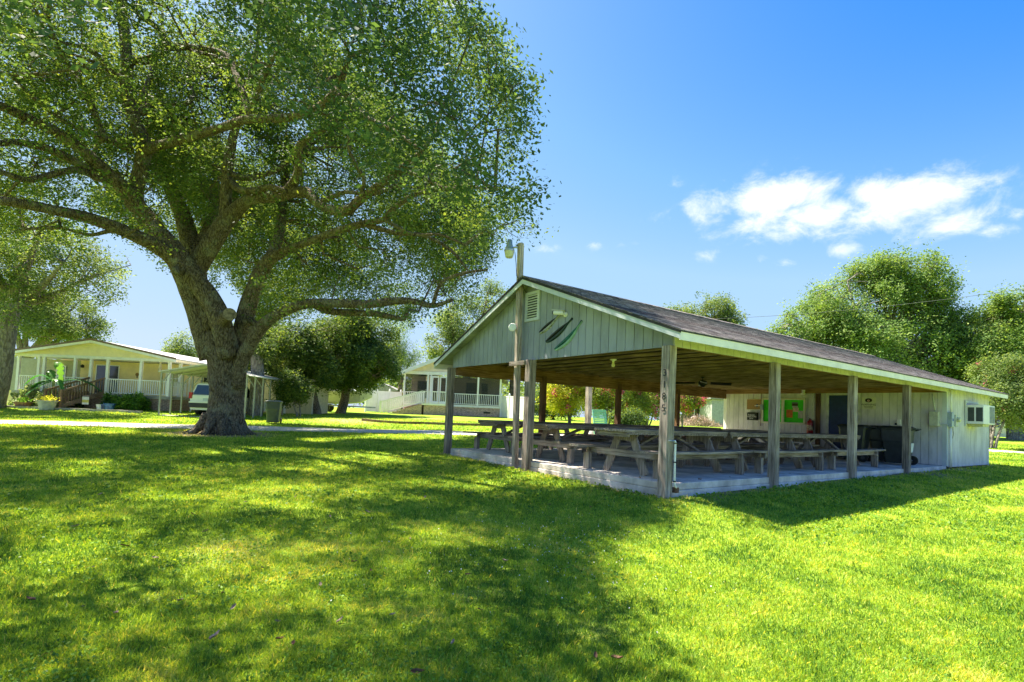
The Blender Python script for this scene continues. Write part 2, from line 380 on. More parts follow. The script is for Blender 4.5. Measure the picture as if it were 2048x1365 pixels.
def build_ground():
    g = np.concatenate([-np.geomspace(1800, 16, 26), np.linspace(-15.6, 60, 253), np.geomspace(61.5, 1800, 26)])
    gx = np.concatenate([-np.geomspace(1800, 46, 26), np.linspace(-45, 45, 240), np.geomspace(46.5, 1800, 26)])
    u, v = np.meshgrid(gx, g)
    x = CAM[0]+RGT[0]*u+FH[0]*v; y = CAM[1]+RGT[1]*u+FH[1]*v
    z = ground_z(x, y)
    inside = (x > .05) & (x < SX-.05) & (y > .05) & (y < SW-.05); z = np.where(inside, -.3, z)
    nv, nu = u.shape; idx = np.arange(nv*nu).reshape(nv, nu)
    f = np.stack([idx[:-1, :-1], idx[:-1, 1:], idx[1:, 1:], idx[1:, :-1]], -1).reshape(-1, 4)
    o = np_mesh('lawn', np.stack([x, y, z], -1).reshape(-1, 3), f, ground_material(), attrs={'bare': bare(x, y).ravel()}, smooth=True)
    prop(o, 'mown green lawn sloping up gently to the houses', kind='structure')
def strip(name, pts, half, mt, lift, seedn, label):
    P = []
    for a, b in zip(pts[:-1], pts[1:]):
        n = max(1, int(np.linalg.norm(b-a)/.35))
        for i in range(n): P.append(a+(b-a)*i/n)
    P.append(pts[-1]); P = np.array(P)
    T = np.gradient(P[:, :2], axis=0); T /= np.linalg.norm(T, axis=1)[:, None]; N = np.stack([-T[:, 1], T[:, 0]], -1)
    cols = 9; vs = []
    for j in range(cols):
        s = (j/(cols-1)*2-1)
        w = half*(1+(vnoise(np.arange(len(P))*.35, np.full(len(P), j//5*7.0), 1.3, seedn)-.5)*.35)
        q = P[:, :2]+N*(s*w)[:, None]
        vs.append(np.column_stack([q, ground_z(q[:, 0], q[:, 1])+lift+(.012 if 0 < j < cols-1 else 0)]))
    vs = np.array(vs); n = len(P); idx = np.arange(cols*n).reshape(cols, n)
    f = np.stack([idx[:-1, :-1], idx[:-1, 1:], idx[1:, 1:], idx[1:, :-1]], -1).reshape(-1, 4)
    o = np_mesh(name, vs.reshape(-1, 3), f, mt, smooth=True); prop(o, label, kind='structure')
build_ground()
GRAVEL = mat('pale_gravel', (.60, .57, .51), rough=.95, scale=14, var=.2, bump=.9, bscale=60, col2=(.34, .32, .27))
strip('gravel_lane', ROAD, 1.15, GRAVEL, .006, 4, 'pale gravel lane crossing the lawn behind the big oak')
strip('gravel_path', PATH, .7, GRAVEL, .006, 8, 'narrow pale path at the right edge behind the pavilion')

# ------------------------------------------------------------------ pavilion
PAV = thing('picnic_pavilion', 'open-sided grey-green picnic pavilion with shingled gable roof and concrete slab', 'pavilion')
H = 2.13; LW = 12.27; OE, OG = .35, .30; ZE = 2.30; ZR = 3.85; YR = 3.67; XE = 16.75; OEB = .46; ZEB = 2.24
SL = (ZR-ZE)/(YR+OE); SLB = (ZR-ZEB)/(SW+OEB-YR)
def under(y): return ZE + SL*(y+OE) if y <= YR else ZR-SLB*(y-YR)         # underside of the roof deck
def boards_wall(n0, n1, pitch, f, th, parent, mt, name):
    """vertical boards between n0 and n1; f(a, b) returns the 4 corners of one board face, outer side first"""
    mb = MB(); a = n0
    while a < n1-.01:
        b = min(a+pitch, n1); f(mb, a+.006, b-.006, a, b); a = b
    return mb.build(name, mt, parent)
def build_pavilion():
    # slab with a slightly proud lower course
    mb = MB(); mb.box(0, 0, -.11, LW-.02, SW, 0); mb.box(-.012, -.012, -.36, SX, SW+.012, -.113)
    s = mb.build('slab', CONC, PAV, bevel=.012)
    # gable siding, front
    def gb(mb, a, b, fa, fb):
        za, zb = under(a)-.005, under(b)-.005
        x0, x1 = -.012, .006
        mb.prism([(x0, a, H), (x0, b, H), (x0, b, zb)] + ([(x0, YR, ZR-.005)] if a < YR < b else []) + [(x0, a, za)], (x1-x0, 0, 0))
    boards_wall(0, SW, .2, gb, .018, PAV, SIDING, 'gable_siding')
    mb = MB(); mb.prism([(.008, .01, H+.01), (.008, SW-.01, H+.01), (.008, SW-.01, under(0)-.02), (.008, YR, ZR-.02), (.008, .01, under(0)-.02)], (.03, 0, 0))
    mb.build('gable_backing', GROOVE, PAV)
    # narrow siding strips under the eaves
    for y0, y1, nm in ((-.018, .006, 'eave_siding'), (SW-.006, SW+.018, 'eave_siding')):
        mb = MB(); a = 0.0
        while a < LW-.01:
            b = min(a+.2, LW); mb.box(a+.005, y0, H, b-.005, y1, under(0)-.012); a = b
        mb.build(nm, EAVES, PAV)
        MB().box(.04, min(y0, y1)+.026 if y0 < 0 else y0-.03, H+.01, LW, (y0+.052) if y0 < 0 else y0-.002, under(0)-.02).build('header_beam', BX, PAV)
    # beams along both long sides and across the ends
    MB().box(.05, .055, 1.99+.14, LW-.01, .10, 2.30).build('beam', BX, PAV)
    MB().box(.05, SW-.10, 1.93, LW-.01, SW-.045, 2.30).build('beam', BX, PAV)
    MB().box(LW-.06, .11, 2.12, LW-.015, SW-.11, 2.33).build('beam', BY, PAV)
    MB().box(.045, .11, 2.15, .085, SW-.11, 2.33).build('beam', BY, PAV)
    # ceiling: joists across, planks above
    mb = MB(); x = .45
    while x < LW-.1:
        mb.box(x, .105, 2.27, x+.07, SW-.105, 2.325); x += .6
    mb.build('joist', wood('joist_wood', (.36, .25, .185), (.15, .10, .07), 'y'), PAV)['kind'] = 'stuff'
    PAV.children[-1]['label'] = 'dark timber joists across the ceiling'
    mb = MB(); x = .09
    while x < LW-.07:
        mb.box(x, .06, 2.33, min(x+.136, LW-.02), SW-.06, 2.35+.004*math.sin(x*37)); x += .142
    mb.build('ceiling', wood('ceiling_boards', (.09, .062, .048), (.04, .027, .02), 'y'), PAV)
    # posts
    pw = .075
    def post(x, y, zb, w=pw, lean=(0, 0), m=WZ):
        mb = MB(); mb.beam((x+lean[0], y+lean[1], zb), (x, y, H-.002), w*2, w*2, up=(0, 1, 0)); mb.build('post', m, PAV, bevel=.008)
    post(-.085, .01, -.36, .082, (-.02, .0)); post(2.915, -.035, -.3); post(6.148, -.035, -.26); post(9.22, -.035, -.2)
    post(-.045, 3.62, -.3, .085); post(-.05, SW+.0, -.26, .08)
    for x in (3.02, 6.2, 9.25): post(x, SW-.07, -.02, .075, m=BZ)
    MB().box(-.16, .055, 2.01, -.125, .09, 2.1).build('bracket', METAL, PAV)
    # cross blocks between the light pole and the middle post
    MB().beam((-.25, 3.55, 2.05), (-.25, 4.1, 2.05), .05, .09).build('tie_block', WY, PAV)
    # roof: deck, shingles, fascias
    SH = brick('shingles', (.09, .075, .075), (.27, .235, .225), (.035, .03, .03), bw=.24, rh=.138, rot=(0, 0, 0), msize=.006, nvar=.5, bump=.6)
    for sgn in (0, 1):
        ye, ze, g = (-OE, ZE, 1) if sgn == 0 else (SW+OEB, ZEB, -1)
        sl = SL if sgn == 0 else SLB; Lr = abs(YR-ye)
        zz = lambda a: ze+sl*abs(a-ye)*(1 if (a-ye)*g >= 0 else -1)
        def slab(ya, yb, z0a, z0b, z1a, z1b, x0, x1):
            c = [(x0, ya, z0a), (x1, ya, z0a), (x1, yb, z0b), (x0, yb, z0b)]; d = [(x0, ya, z1a), (x1, ya, z1a), (x1, yb, z1b), (x0, yb, z1b)]
            if g < 0: c = [c[1], c[0], c[3], c[2]]; d = [d[1], d[0], d[3], d[2]]
            return c+d
        MB().hexa(slab(ye, YR, ze, ZR, ze+.018, ZR+.018, -OG, XE)).build('roof_deck', wood('soffit_wood', (.40, .42, .38), (.27, .28, .25), 'x'), PAV)
        # shingle courses, each lapping the one below
        mb = MB(); n = 30; a0 = ye-.035*g; st = (YR-a0)/n
        for i in range(n):
            a = a0+st*i; b = a0+st*(i+1)+(.02*g if i < n-1 else 0); za, zb = zz(a)+.018, zz(b)+.018
            mb.hexa(slab(a, b, za, zb, za+.014, zb+.004, -OG-.035, XE+.03))
        mb.build('roof_shingles', SH, PAV)
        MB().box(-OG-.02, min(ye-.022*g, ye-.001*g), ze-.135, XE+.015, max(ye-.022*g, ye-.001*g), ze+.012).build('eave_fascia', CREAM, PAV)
        MB().box(-OG-.03, min(ye-.030*g, ye-.0225*g), ze-.012, XE+.02, max(ye-.030*g, ye-.0225*g), ze+.016).build('drip_edge', BLACK, PAV)
        # sloping rake boards with a dark drip edge at both gables
        for x0, x1, xa, xb in ((-OG-.022, -OG-.002, -OG-.031, -OG-.0225), (XE+.002, XE+.02, XE+.0205, XE+.028)):
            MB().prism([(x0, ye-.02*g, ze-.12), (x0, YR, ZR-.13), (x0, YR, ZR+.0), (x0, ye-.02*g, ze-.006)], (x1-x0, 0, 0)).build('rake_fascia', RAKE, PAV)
            MB().prism([(xa, ye-.032*g, ze-.035), (xa, YR, ZR-.035), (xa, YR, ZR+.03), (xa, ye-.032*g, ze+.022)], (xb-xa, 0, 0)).build('drip_edge', BLACK, PAV)
    mb = MB(); mb.prism([(-OG-.035, YR-.17, ZR-.035), (-OG-.035, YR, ZR+.03), (-OG-.035, YR+.17, ZR-.035), (-OG-.035, YR+.17, ZR-.02), (-OG-.035, YR, ZR+.05), (-OG-.035, YR-.17, ZR-.02)], (XE+OG+.07, 0, 0))
    mb.build('ridge_cap', SH, PAV)
    # room at the far end
    def wall(nm, f0, f1, fn, m):
        mb = MB(); a = f0
        while a < f1-.01:
            b = min(a+.2, f1); fn(mb, a, b); a = b
        return mb.build(nm, m, PAV)
    DY0, DY1 = 2.30, 3.19
    def bw(mb, a, b):
        z0 = 0
        if b <= DY0-.09 or a >= DY1+.09: mb.box(LW-.012, a+.005, 0.01, LW+.005, b-.005, 2.12)
        elif a < DY0-.09: mb.box(LW-.012, a+.005, .01, LW+.005, DY0-.09, 2.12)
        elif b > DY1+.09: mb.box(LW-.012, DY1+.09, .01, LW+.005, b-.005, 2.12)
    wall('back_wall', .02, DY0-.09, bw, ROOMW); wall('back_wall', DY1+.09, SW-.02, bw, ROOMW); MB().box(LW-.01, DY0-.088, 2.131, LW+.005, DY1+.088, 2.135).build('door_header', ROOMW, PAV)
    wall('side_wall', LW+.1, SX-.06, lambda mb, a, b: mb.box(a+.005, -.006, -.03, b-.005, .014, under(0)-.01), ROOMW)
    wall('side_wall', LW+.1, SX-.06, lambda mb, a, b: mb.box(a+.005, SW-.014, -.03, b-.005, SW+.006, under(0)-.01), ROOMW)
    def ew(mb, a, b):
        P = [(SX-.012, a+.005, -.03), (SX-.012, b-.005, -.03), (SX-.012, b-.005, under(b)-.01)] + ([(SX-.012, YR, ZR-.01)] if a < YR < b else []) + [(SX-.012, a+.005, under(a)-.01)]
        mb.prism(P, (.018, 0, 0))
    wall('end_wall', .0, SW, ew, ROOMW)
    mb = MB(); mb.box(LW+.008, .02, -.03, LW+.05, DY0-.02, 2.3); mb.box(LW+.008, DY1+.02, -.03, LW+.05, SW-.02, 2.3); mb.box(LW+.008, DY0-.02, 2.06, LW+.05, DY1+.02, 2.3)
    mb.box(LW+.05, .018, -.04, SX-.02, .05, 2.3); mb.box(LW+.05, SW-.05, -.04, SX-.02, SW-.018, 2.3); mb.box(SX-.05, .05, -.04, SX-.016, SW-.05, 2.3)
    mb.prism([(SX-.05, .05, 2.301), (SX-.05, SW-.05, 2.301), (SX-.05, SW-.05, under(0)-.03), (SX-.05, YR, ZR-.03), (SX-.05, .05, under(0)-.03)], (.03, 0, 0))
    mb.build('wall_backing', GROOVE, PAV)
    cb = MB(); cb.box(LW-.016, -.012, 0, LW+.095, .012, under(0)-.008); cb.box(LW-.022, -.009, .002, LW-.016, .1, 2.12); cb.build('corner_board', TRIM, PAV)
    cb = MB(); cb.box(SX-.055, -.012, -.05, SX+.012, .012, under(0)-.008); cb.box(SX-.002, .013, -.05, SX+.014, .08, 2.4); cb.build('corner_board', TRIM, PAV)
    cb = MB(); cb.box(LW-.026, SW-.13, 0, LW-.012, SW+.01, 2.12); cb.box(LW-.012, SW+.004, 0, LW+.1, SW+.02, 2.3); cb.build('corner_board', WHITE, PAV)
    d = MB(); d.box(LW-.005, DY0, .02, LW+.03, DY1, 2.05)
    for a, b, c, e in ((.12, .4, .3, .9), (.49, .77, .3, .9), (.12, .4, 1.02, 1.85), (.49, .77, 1.02, 1.85)):
        d.box(LW-.012, DY0+a, c, LW-.004, DY0+b, e)
    dr = d.build('door', mat('navy_door_paint', (.008, .035, .14), rough=.45, var=.15, scale=3, bump=.1), PAV)
    MB().tube([(LW-.012, DY0+.08, 1.0), (LW-.05, DY0+.08, 1.0), (LW-.075, DY0+.08, 1.0)], [.012, .012, .028], 10).build('handle', METAL, dr, smooth=True)
    t = MB(); t.box(LW-.03, DY0-.085, .0, LW+.01, DY0, 2.13); t.box(LW-.03, DY1, .0, LW+.01, DY1+.085, 2.13); t.box(LW-.028, DY0, 2.052, LW+.01, DY1, 2.128)
    t.build('door_frame', mat('frame_paint', (.62, .63, .58), rough=.6), PAV)
    # lengthwise wooden column on the wall beside the door
    MB().box(LW-.10, 3.45, .0, LW-.014, 3.58, 2.11).build('wall_post', BZ, PAV)
    # louvred vent in the gable
    v = MB()
    y0, y1, z0, z1 = 3.42, 3.92, 2.97, 3.60
    fr = MB()
    def sl(y): return z1-(abs(y-YR)*.0)
    for a, b, c, e in ((y0, y0+.07, z0, z1), (y1-.07, y1, z0, z1), (y0+.07, y1-.07, z0, z0+.06), (y0+.07, y1-.07, z1-.06, z1)): fr.box(-.045, a, c, -.013, b, e)
    vent = fr.build('gable_vent', TRIM, PAV)
    MB().box(-.016, y0+.07, z0+.06, -.0125, y1-.07, z1-.06).build('vent_backing', BLACK, vent)
    n = 9
    for i in range(n):
        z = z0+.075+(z1-z0-.13)*i/n
        v.beam((-.036, y0+.07, z+.025), (-.036, y1-.07, z+.025), .008, .027, up=(-.6, 0, .8))
    v.build('louvre', TRIM, vent)
    # house number on the corner post
    for i, ch in enumerate('3185'):
        zc = 1.70-.182*i
        M = Matrix.Translation((-.175-.0035*i*1.0, .01, zc)) @ Matrix.Rotation(R(-90), 4, 'Z') @ Matrix.Rotation(R(90), 4, 'X')
        MB().text(ch, .155, M, .002).build('house_number', BLACK, PAV)
build_pavilion()

def on_wall(name, label, cat, y, z, group=None):          # hangs on the room wall, local: x = -Y (image right), y = up
    return thing(name, label, cat, (LW-.0125, y, z), 0, group)

# things on the room wall (facing -X)
def build_wall_things():
    FR = mat('board_frame', (.70, .66, .52), rough=.5, var=.06)
    # green notice board, two glazed doors
    t = on_wall('notice_board', 'glazed double notice board with bright green backing and pinned papers on the room wall', 'notice board', 4.73, 1.49)
    y0, y1, z0, z1 = -.79, .79, -.46, .46
    fr = MB()
    for a, b, c, e in ((y0, y0+.06, z0, z1), (y1-.06, y1, z0, z1), (y0+.06, y1-.06, z0, z0+.06), (y0+.06, y1-.06, z1-.06, z1), (-.045, .045, z0+.06, z1-.06)): fr.box(-.07, a, c, 0, b, e)
    fr.build('frame', FR, t, bevel=.004)
    GR = mat('green_felt', (.06, .62, .02), rough=.9, var=.08, bump=.05)
    MB().box(-.02, y0+.06, z0+.06, -.001, -.045, z1-.06).build('backing', GR, t); MB().box(-.02, .045, z0+.06, -.001, y1-.06, z1-.06).build('backing', GR, t)
    def paper(nm, ya, yb, za, zb, col, d=-.024):
        MB().box(d, ya, za, d+.003, yb, zb).build('paper', mat(nm, col, rough=.8, var=.15, scale=12, bump=.02), t)
    # right-hand pane is at negative local y
    paper('dark_notice', -.52, -.31, .19, .27, (.07, .04, .04)); paper('grey_notice', -.52, -.32, .13, .185, (.5, .48, .42)); paper('grey_card', -.52, -.31, .275, .315, (.15, .17, .17))
    paper('orange_notice', -.34, -.12, -.23, .05, (.62, .17, .03)); paper('pink_notice', -.55, -.35, -.02, .125, (.72, .50, .38), -.028)
    paper('mauve_notice', -.70, -.53, -.24, .02, (.48, .45, .40), -.027)
    MB().disc((-.071, .0, .02), .012, (-1, 0, 0), .006, 10).build('latch', METAL, t)
    # cork board
    t = on_wall('cork_board', 'small cork board with a single pinned flyer, left of the green notice board', 'cork board', 5.85, 1.72)
    MB().box(-.015, -.28, -.19, -.001, .28, .19).build('cork', mat('cork', (.46, .27, .12), rough=.95, var=.2, scale=60, bump=.3), t)
    f = MB()
    for a, b, c, e in ((-.3, -.28, -.21, .21), (.28, .3, -.21, .21), (-.28, .28, -.21, -.19), (-.28, .28, .19, .21)): f.box(-.025, a, c, 0, b, e)
    f.build('frame', FR, t)
    MB().box(-.018, -.16, -.10, -.0155, -.09, .01).build('flyer', mat('blue_flyer', (.10, .12, .22)), t)
    MB().box(-.019, -.24, -.06, -.0165, -.03, -.035).build('flyer', WHITE, t)
    # black box sign with lettering
    t = on_wall('wall_box', 'black metal box with white lettering under the cork board', 'letter box', 5.86, 1.26)
    MB().box(-.14, -.19, -.14, -.001, .19, .12).build('body', BLACK, t, bevel=.01)
    MB().hexa([(-.16, -.2, .121), (-.001, -.2, .121), (-.001, .2, .121), (-.16, .2, .121), (-.15, -.195, .13), (-.001, -.195, .16), (-.001, .195, .16), (-.15, .195, .13)]).build('lid', BLACK, t)
    M0 = Matrix.Rotation(R(-90), 4, 'Z') @ Matrix.Rotation(R(90), 4, 'X')
    tx = MB()
    for s_, z, sz in (('PLEASE', .055, .085), ('DONATIONS', -.01, .068), ('BOX', -.075, .07)):
        tx.text(s_, sz, Matrix.Translation((-.1415, .01, z)) @ M0, .001)
    tx.build('lettering', WHITE, t)
    # fire extinguisher cabinet/cylinder on a backplate
    RED = mat('red_enamel', (.42, .012, .02), rough=.3, var=.1, bump=.02, coat=.5)
    t = on_wall('fire_extinguisher', 'red fire extinguisher hanging beside the wooden wall post', 'fire extinguisher', 3.74, .96)
    MB().lathe([(.0, -.27), (.085, -.27), (.1, -.25), (.1, .12), (.085, .19), (.035, .23), (.03, .25), (0, .25)], 20, (-.12, 0, 0)).build('cylinder', RED, t, smooth=True)
    MB().lathe([(.101, -.12), (.1015, .06)], 20, (-.12, 0, 0), cap=False).build('instructions', mat('pale_sticker', (.5, .45, .3), var=.5, scale=18, col2=(.3, .03, .03)), t)
    m = MB(); m.box(-.14, -.02, .25, -.1, .02, .28); m.beam((-.12, 0, .285), (-.24, 0, .31), .02, .012); m.beam((-.12, 0, .27), (-.22, 0, .265), .02, .01); m.build('valve', BLACK, t)
    MB().tube([(-.12, -.03, .26), (-.14, -.11, .2), (-.15, -.125, .05), (-.14, -.12, -.1)], .012, 8).build('hose', BLACK, t, smooth=True)
    MB().box(-.018, -.03, -.2, 0, .03, .2).build('bracket', METAL, t)
    # warning sign
    t = on_wall('warning_sign', 'white WARNING sign with a black eye emblem right of the blue door', 'sign', 2.0, 1.79)
    MB().box(-.006, -.2, -.19, -.001, .2, .19).build('plate', mat('sign_white', (.72, .70, .58), rough=.5, var=.04), t)
    em = MB(); em.prism([(-.0065, .1*math.cos(a), .085+.055*math.sin(a)+(.02 if math.sin(a) > 0 else 0)) for a in np.linspace(0, 2*math.pi, 20)[:-1]], (-.002, 0, 0)); em.build('emblem', BLACK, t)
    MB().disc((-.0088, 0, .08), .035, (-1, 0, 0), .002, 14).build('emblem_ring', mat('sign_pink', (.75, .45, .42)), t)
    MB().disc((-.011, 0, .08), .014, (-1, 0, 0), .002, 12).build('emblem_pupil', BLACK, t)
    tx = MB(); tx.text('WARNING', .088, Matrix.Translation((-.0065, 0, -.045)) @ M0, .001)
    tx.box(-.008, -.13, -.105, -.006, .13, -.095); tx.box(-.008, -.12, -.13, -.006, .12, -.122); tx.box(-.008, -.1, -.155, -.006, .1, -.148); tx.build('lettering', BLACK, t)
    # outlet and grey switch
    t = on_wall('power_outlet', 'small white outdoor outlet box above the waste carts', 'outlet', 1.16, 1.22)
    MB().box(-.06, -.045, -.08, -.001, .045, .08).build('cover', WHITE, t, bevel=.005); MB().box(-.03, .05, -.09, -.001, .11, -.03).build('plug', BLACK, t)
    t = on_wall('light_switch', 'grey switch box on conduit left of the notice board', 'switch box', 5.5, 1.62)
    MB().box(-.12, -.05, -.1, -.001, .05, .1).build('box', mat('grey_enamel', (.33, .38, .42), rough=.4), t, bevel=.006)
    MB().tube([(-.03, .06, -.7), (-.03, .06, .1), (-.03, .06, .5)], .012, 8).build('conduit', BZ, t)
    t = on_wall('conduit_run', 'pair of thin conduits running down to the fire extinguisher', 'conduit', 3.66, 1.3)
    MB().tube([(-.03, 0, -.05), (-.03, 0, .82)], .013, 8).build('conduit', METAL, t); MB().tube([(-.03, .06, 0), (-.03, .06, .82)], .013, 8).build('conduit', METAL, t)
    # electric boxes around the corner
    GM = mat('meter_grey', (.52, .54, .50), rough=.45, var=.08)
    t = on_wall('junction_box', 'beige junction box with slanting conduit on the wall near the right corner', 'electric box', .27, 1.36)
    MB().box(-.17, -.12, -.22, -.001, .1, .2).build('box', mat('beige_enamel', (.56, .56, .45), rough=.5), t, bevel=.01)
    MB().tube([(-.09, -.03, .2), (-.09, .05, .72)], .02, 8).build('conduit', GM, t, smooth=True)
    MB().tube([(-.06, -.12, -.17), (-.06, -.285, -.17), (.2, -.31, -.17)], .013, 8).build('conduit', GM, t)
    t = thing('electric_meter', 'blue-grey electric meter boxes and white conduit on the pavilion corner', 'electric box', (LW+.1, -.012, 1.35))
    MB().box(-.1, -.11, -.22, .09, -.002, .2).build('box', mat('meter_blue', (.40, .48, .55), rough=.4), t, bevel=.01)
    MB().box(-.06, -.114, -.05, .05, -.11, .02).build('sticker', mat('sticker_blue', (.08, .12, .35)), t)
    MB().box(.2, -.12, -.2, .42, -.002, .14).build('box', GM, t, bevel=.01)
    MB().lathe([(0, 0), (.07, 0), (.07, .06), (.05, .08), (0, .08)], 14).build('meter', mat('meter_glass', (.7, .7, .5), rough=.2), t, smooth=True, loc=(.31, -.12, -.0)).rotation_euler = (R(90), 0, 0)
    MB().tube([(.02, -.05, .2), (.02, -.05, .9)], .03, 10).build('conduit', WHITE, t, smooth=True)
    MB().tube([(0, -.05, -.22), (0, -.05, -1.38)], .025, 10).build('conduit', VINYL, t, smooth=True); MB().tube([(.09, -.04, -.22), (.09, -.04, -1.38)], .018, 10).build('conduit', GM, t, smooth=True)
    MB().tube([(.22, -.04, -.2), (.2, -.05, -.33), (.25, -.05, -.4), (.21, -.04, -.55)], .006, 6).build('cable', BLACK, t)
    # window air conditioner on the side wall
    t = thing('air_conditioner', 'white window air conditioner jutting from the side wall of the pavilion room', 'air conditioner', (14.4, -.012, 1.24))
    MB().box(-.5, -.42, .02, .62, -.002, .60).build('housing', WHITE, t, bevel=.012)
    g = MB()
    for i in range(14): g.box(.628, -.38, .08+i*.034, .634, -.05, .094+i*.034)
    for i in range(11): g.box(.08+i*.046, -.428, .06, .1+i*.046, -.421, .56)
    g.build('grille', mat('grille_grey', (.35, .37, .38)), t)
    g = MB(); g.box(-.505, -.4, .1, -.501, -.24, .52); g.box(-.505, -.2, .1, -.501, -.05, .52); g.build('grille', mat('grille_dark', (.06, .07, .075)), t)
    g = MB(); g.box(-.62, -.03, -.06, -.56, -.002, .72); g.box(-.56, -.03, .66, .68, -.002, .72); g.box(.62, -.03, -.06, .68, -.002, .66); g.build('trim', TRIM, t)
    MB().box(-.3, -.35, -.06, .3, -.002, .015).build('bracket', mat('pale_wood', (.65, .62, .40)), t)
build_wall_things()

# things on the gable (facing -X), local coordinates y,z
def fish(name, label, ya, za, yb, zb, w, mt_top, mt_belly, bend, split):
    """painted driftwood fish plaque from head (a) to tail (b)"""
    root = thing(name, label, 'wall plaque', (-.014, ya, za))
    n = 14; top = []; bot = []; mid = []
    L = Vector((0, yb-ya, zb-za)); nrm = Vector((0, -L.z, L.y)).normalized()
    if nrm.z < 0: nrm = -nrm
    for i in range(n+1):
        t = i/n; c = L*t-nrm*math.sin(t*math.pi)*bend
        ww = w*(math.sin(math.pi*min(1, (t*1.15+.05)))**.6 if t < .82 else .0)
        ww = max(ww, w*.13 if t < .97 else w*.3)
        top.append(c+nrm*ww*.5); bot.append(c-nrm*ww*.5); mid.append(c+nrm*ww*(split-.5))
    def band(A, B, d, nm, mt_):
        mb = MB(); V = []
        for a, b in zip(A, B): V += [a+Vector((-.001, 0, 0)), b+Vector((-.001, 0, 0)), a*.5+b*.5+Vector((-d, 0, 0))+(b-a)*.25, a*.5+b*.5+Vector((-d, 0, 0))-(b-a)*.25]
        F = []
        for i in range(len(A)-1):
            o = i*4; F += [(o, o+3, o+7, o+4), (o+3, o+2, o+6, o+7), (o+2, o+1, o+5, o+6), (o+1, o, o+4, o+5)]
        F += [(0, 1, 2, 3), tuple(len(V)-4+k for k in (3, 2, 1, 0))]
        mb.add(V, F); mb.build(nm, mt_, root)
    band(top, mid, .035, 'back', mt_top); band(mid, bot, .03, 'belly', mt_belly)
    MB().disc(top[2]*.5+bot[2]*.5+Vector((-.036, 0, 0)), .012, (-1, 0, 0), .004, 8).build('eye', BLACK, root)
DG = mat('fish_dark_green', (.012, .05, .045), rough=.3, var=.3); LG = mat('fish_pale_green', (.30, .52, .40), rough=.35, var=.2)
TL = mat('fish_teal', (.02, .16, .14), rough=.3, var=.3); GY = mat('fish_grey', (.46, .48, .44), rough=.5, var=.3, scale=14); DK = mat('fish_black', (.02, .025, .025), rough=.4)
fish('fish_carving', 'slim grey carved fish plaque, uppermost of the three on the gable', 3.38, 2.68, 2.76, 2.98, .13, DK, GY, .015, .6)
fish('fish_carving', 'dark green carved fish plaque, middle one of the three on the gable', 3.15, 2.47, 2.37, 2.86, .15, DK, DG, .02, .55)
fish('fish_carving', 'pale green carved fish plaque, lowest of the three on the gable', 2.86, 2.29, 2.10, 2.78, .15, TL, LG, .06, .5)
t = thing('security_camera', 'white bullet security camera on the gable above the fish plaques', 'camera', (-.014, 2.58, 2.965))
MB().tube([(0, 0, 0), (-.025, 0, 0), (-.04, 0, 0)], [.055, .05, .03], 16).build('mount', WHITE, t, smooth=True)
MB().tube([(-.04, 0, 0), (-.08, .03, .0)], .02, 10).build('arm', WHITE, t)
MB().tube([(-.06, -.0, .02), (-.14, .20, .045)], .042, 16).build('body', WHITE, t, smooth=False)
MB().tube([(-.14, .20, .045), (-.149, .222, .048)], [.038, .038], 16).build('lens', BLACK, t)
MB().beam((-.055, -.01, .068), (-.15, .235, .098), .09, .008).build('visor', WHITE, t)

# light pole with floodlight, dish and cable
def build_pole():
    b = on_ground(1030, 935); top = at(1041.5, 487, float((b-CAM)@FWD)+.02)
    t = thing('light_pole', 'tall weathered timber pole in front of the gable', 'pole', b)
    T = Vector(top-b)
    MB().beam((0, 0, -.2), T, .11, .11, up=(0, 1, 0)).build('pole', WZ, t, bevel=.012)
    def tp(py): return Vector(b)+T*((935-py)/(935-487))
    IXh = Vector(RGT)
    q = tp(500)
    t2 = thing('area_light', 'grey dusk-to-dawn lamp on a short arm at the top of the timber pole', 'lamp', q)
    MB().tube([(0, 0, .02), -IXh*.1+Vector((0, 0, .05)), -IXh*.2+Vector((0, 0, .035))], .02, 8).build('arm', METAL, t2, smooth=True)
    c = -IXh*.24
    MB().lathe([(0, .22), (.03, .215), (.055, .19), (.06, .12), (.07, .09), (.075, .03), (.105, .0), (.11, -.02)], 20, c).build('housing', mat('lamp_grey', (.30, .36, .38), rough=.4, metal=.3), t2, smooth=True)
    MB().lathe([(.113, -.02), (.113, -.045), (.105, -.05)], 20, c).build('rim', METAL, t2)
    MB().lathe([(.108, -.05), (.1, -.09), (.082, -.17), (.07, -.185), (0, -.187)], 20, c, cap=False).build('lens', mat('lamp_lens', (.62, .60, .48), rough=.2, var=.05), t2, smooth=True)
    q = tp(657)
    t3 = thing('antenna_dish', 'small white round antenna dish fixed to the timber pole', 'antenna', q)
    c = -IXh*.125-Vector(FH)*.07
    d = -Vector(FH)*.95-IXh*.25; d.normalize()
    s = MB(); s.tube([c, c+d*.03, c+d*.045, c+d*.05], [.085, .088, .075, .02], 22); s.build('dish', WHITE, t3, smooth=False)
    MB().tube([Vector((0, 0, 0)), c], .014, 8).build('mount', METAL, t3)
    t4 = thing('lamp_cable', 'thin black cable from the lamp down the pole to the gable vent', 'cable', tp(505))
    z = lambda py, k, w: tp(py)-tp(505)+IXh*k-Vector(FH)*w
    MB().tube([z(507, -.12, .05), z(530, -.09, .07), z(555, -.07, .07), z(562, .0, .075), z(568, .06, .07), z(580, .1, .02), z(588, .2, -.1), z(584, .42, -.3)], .007, 6).build('cable', BLACK, t4, smooth=True)
build_pole()

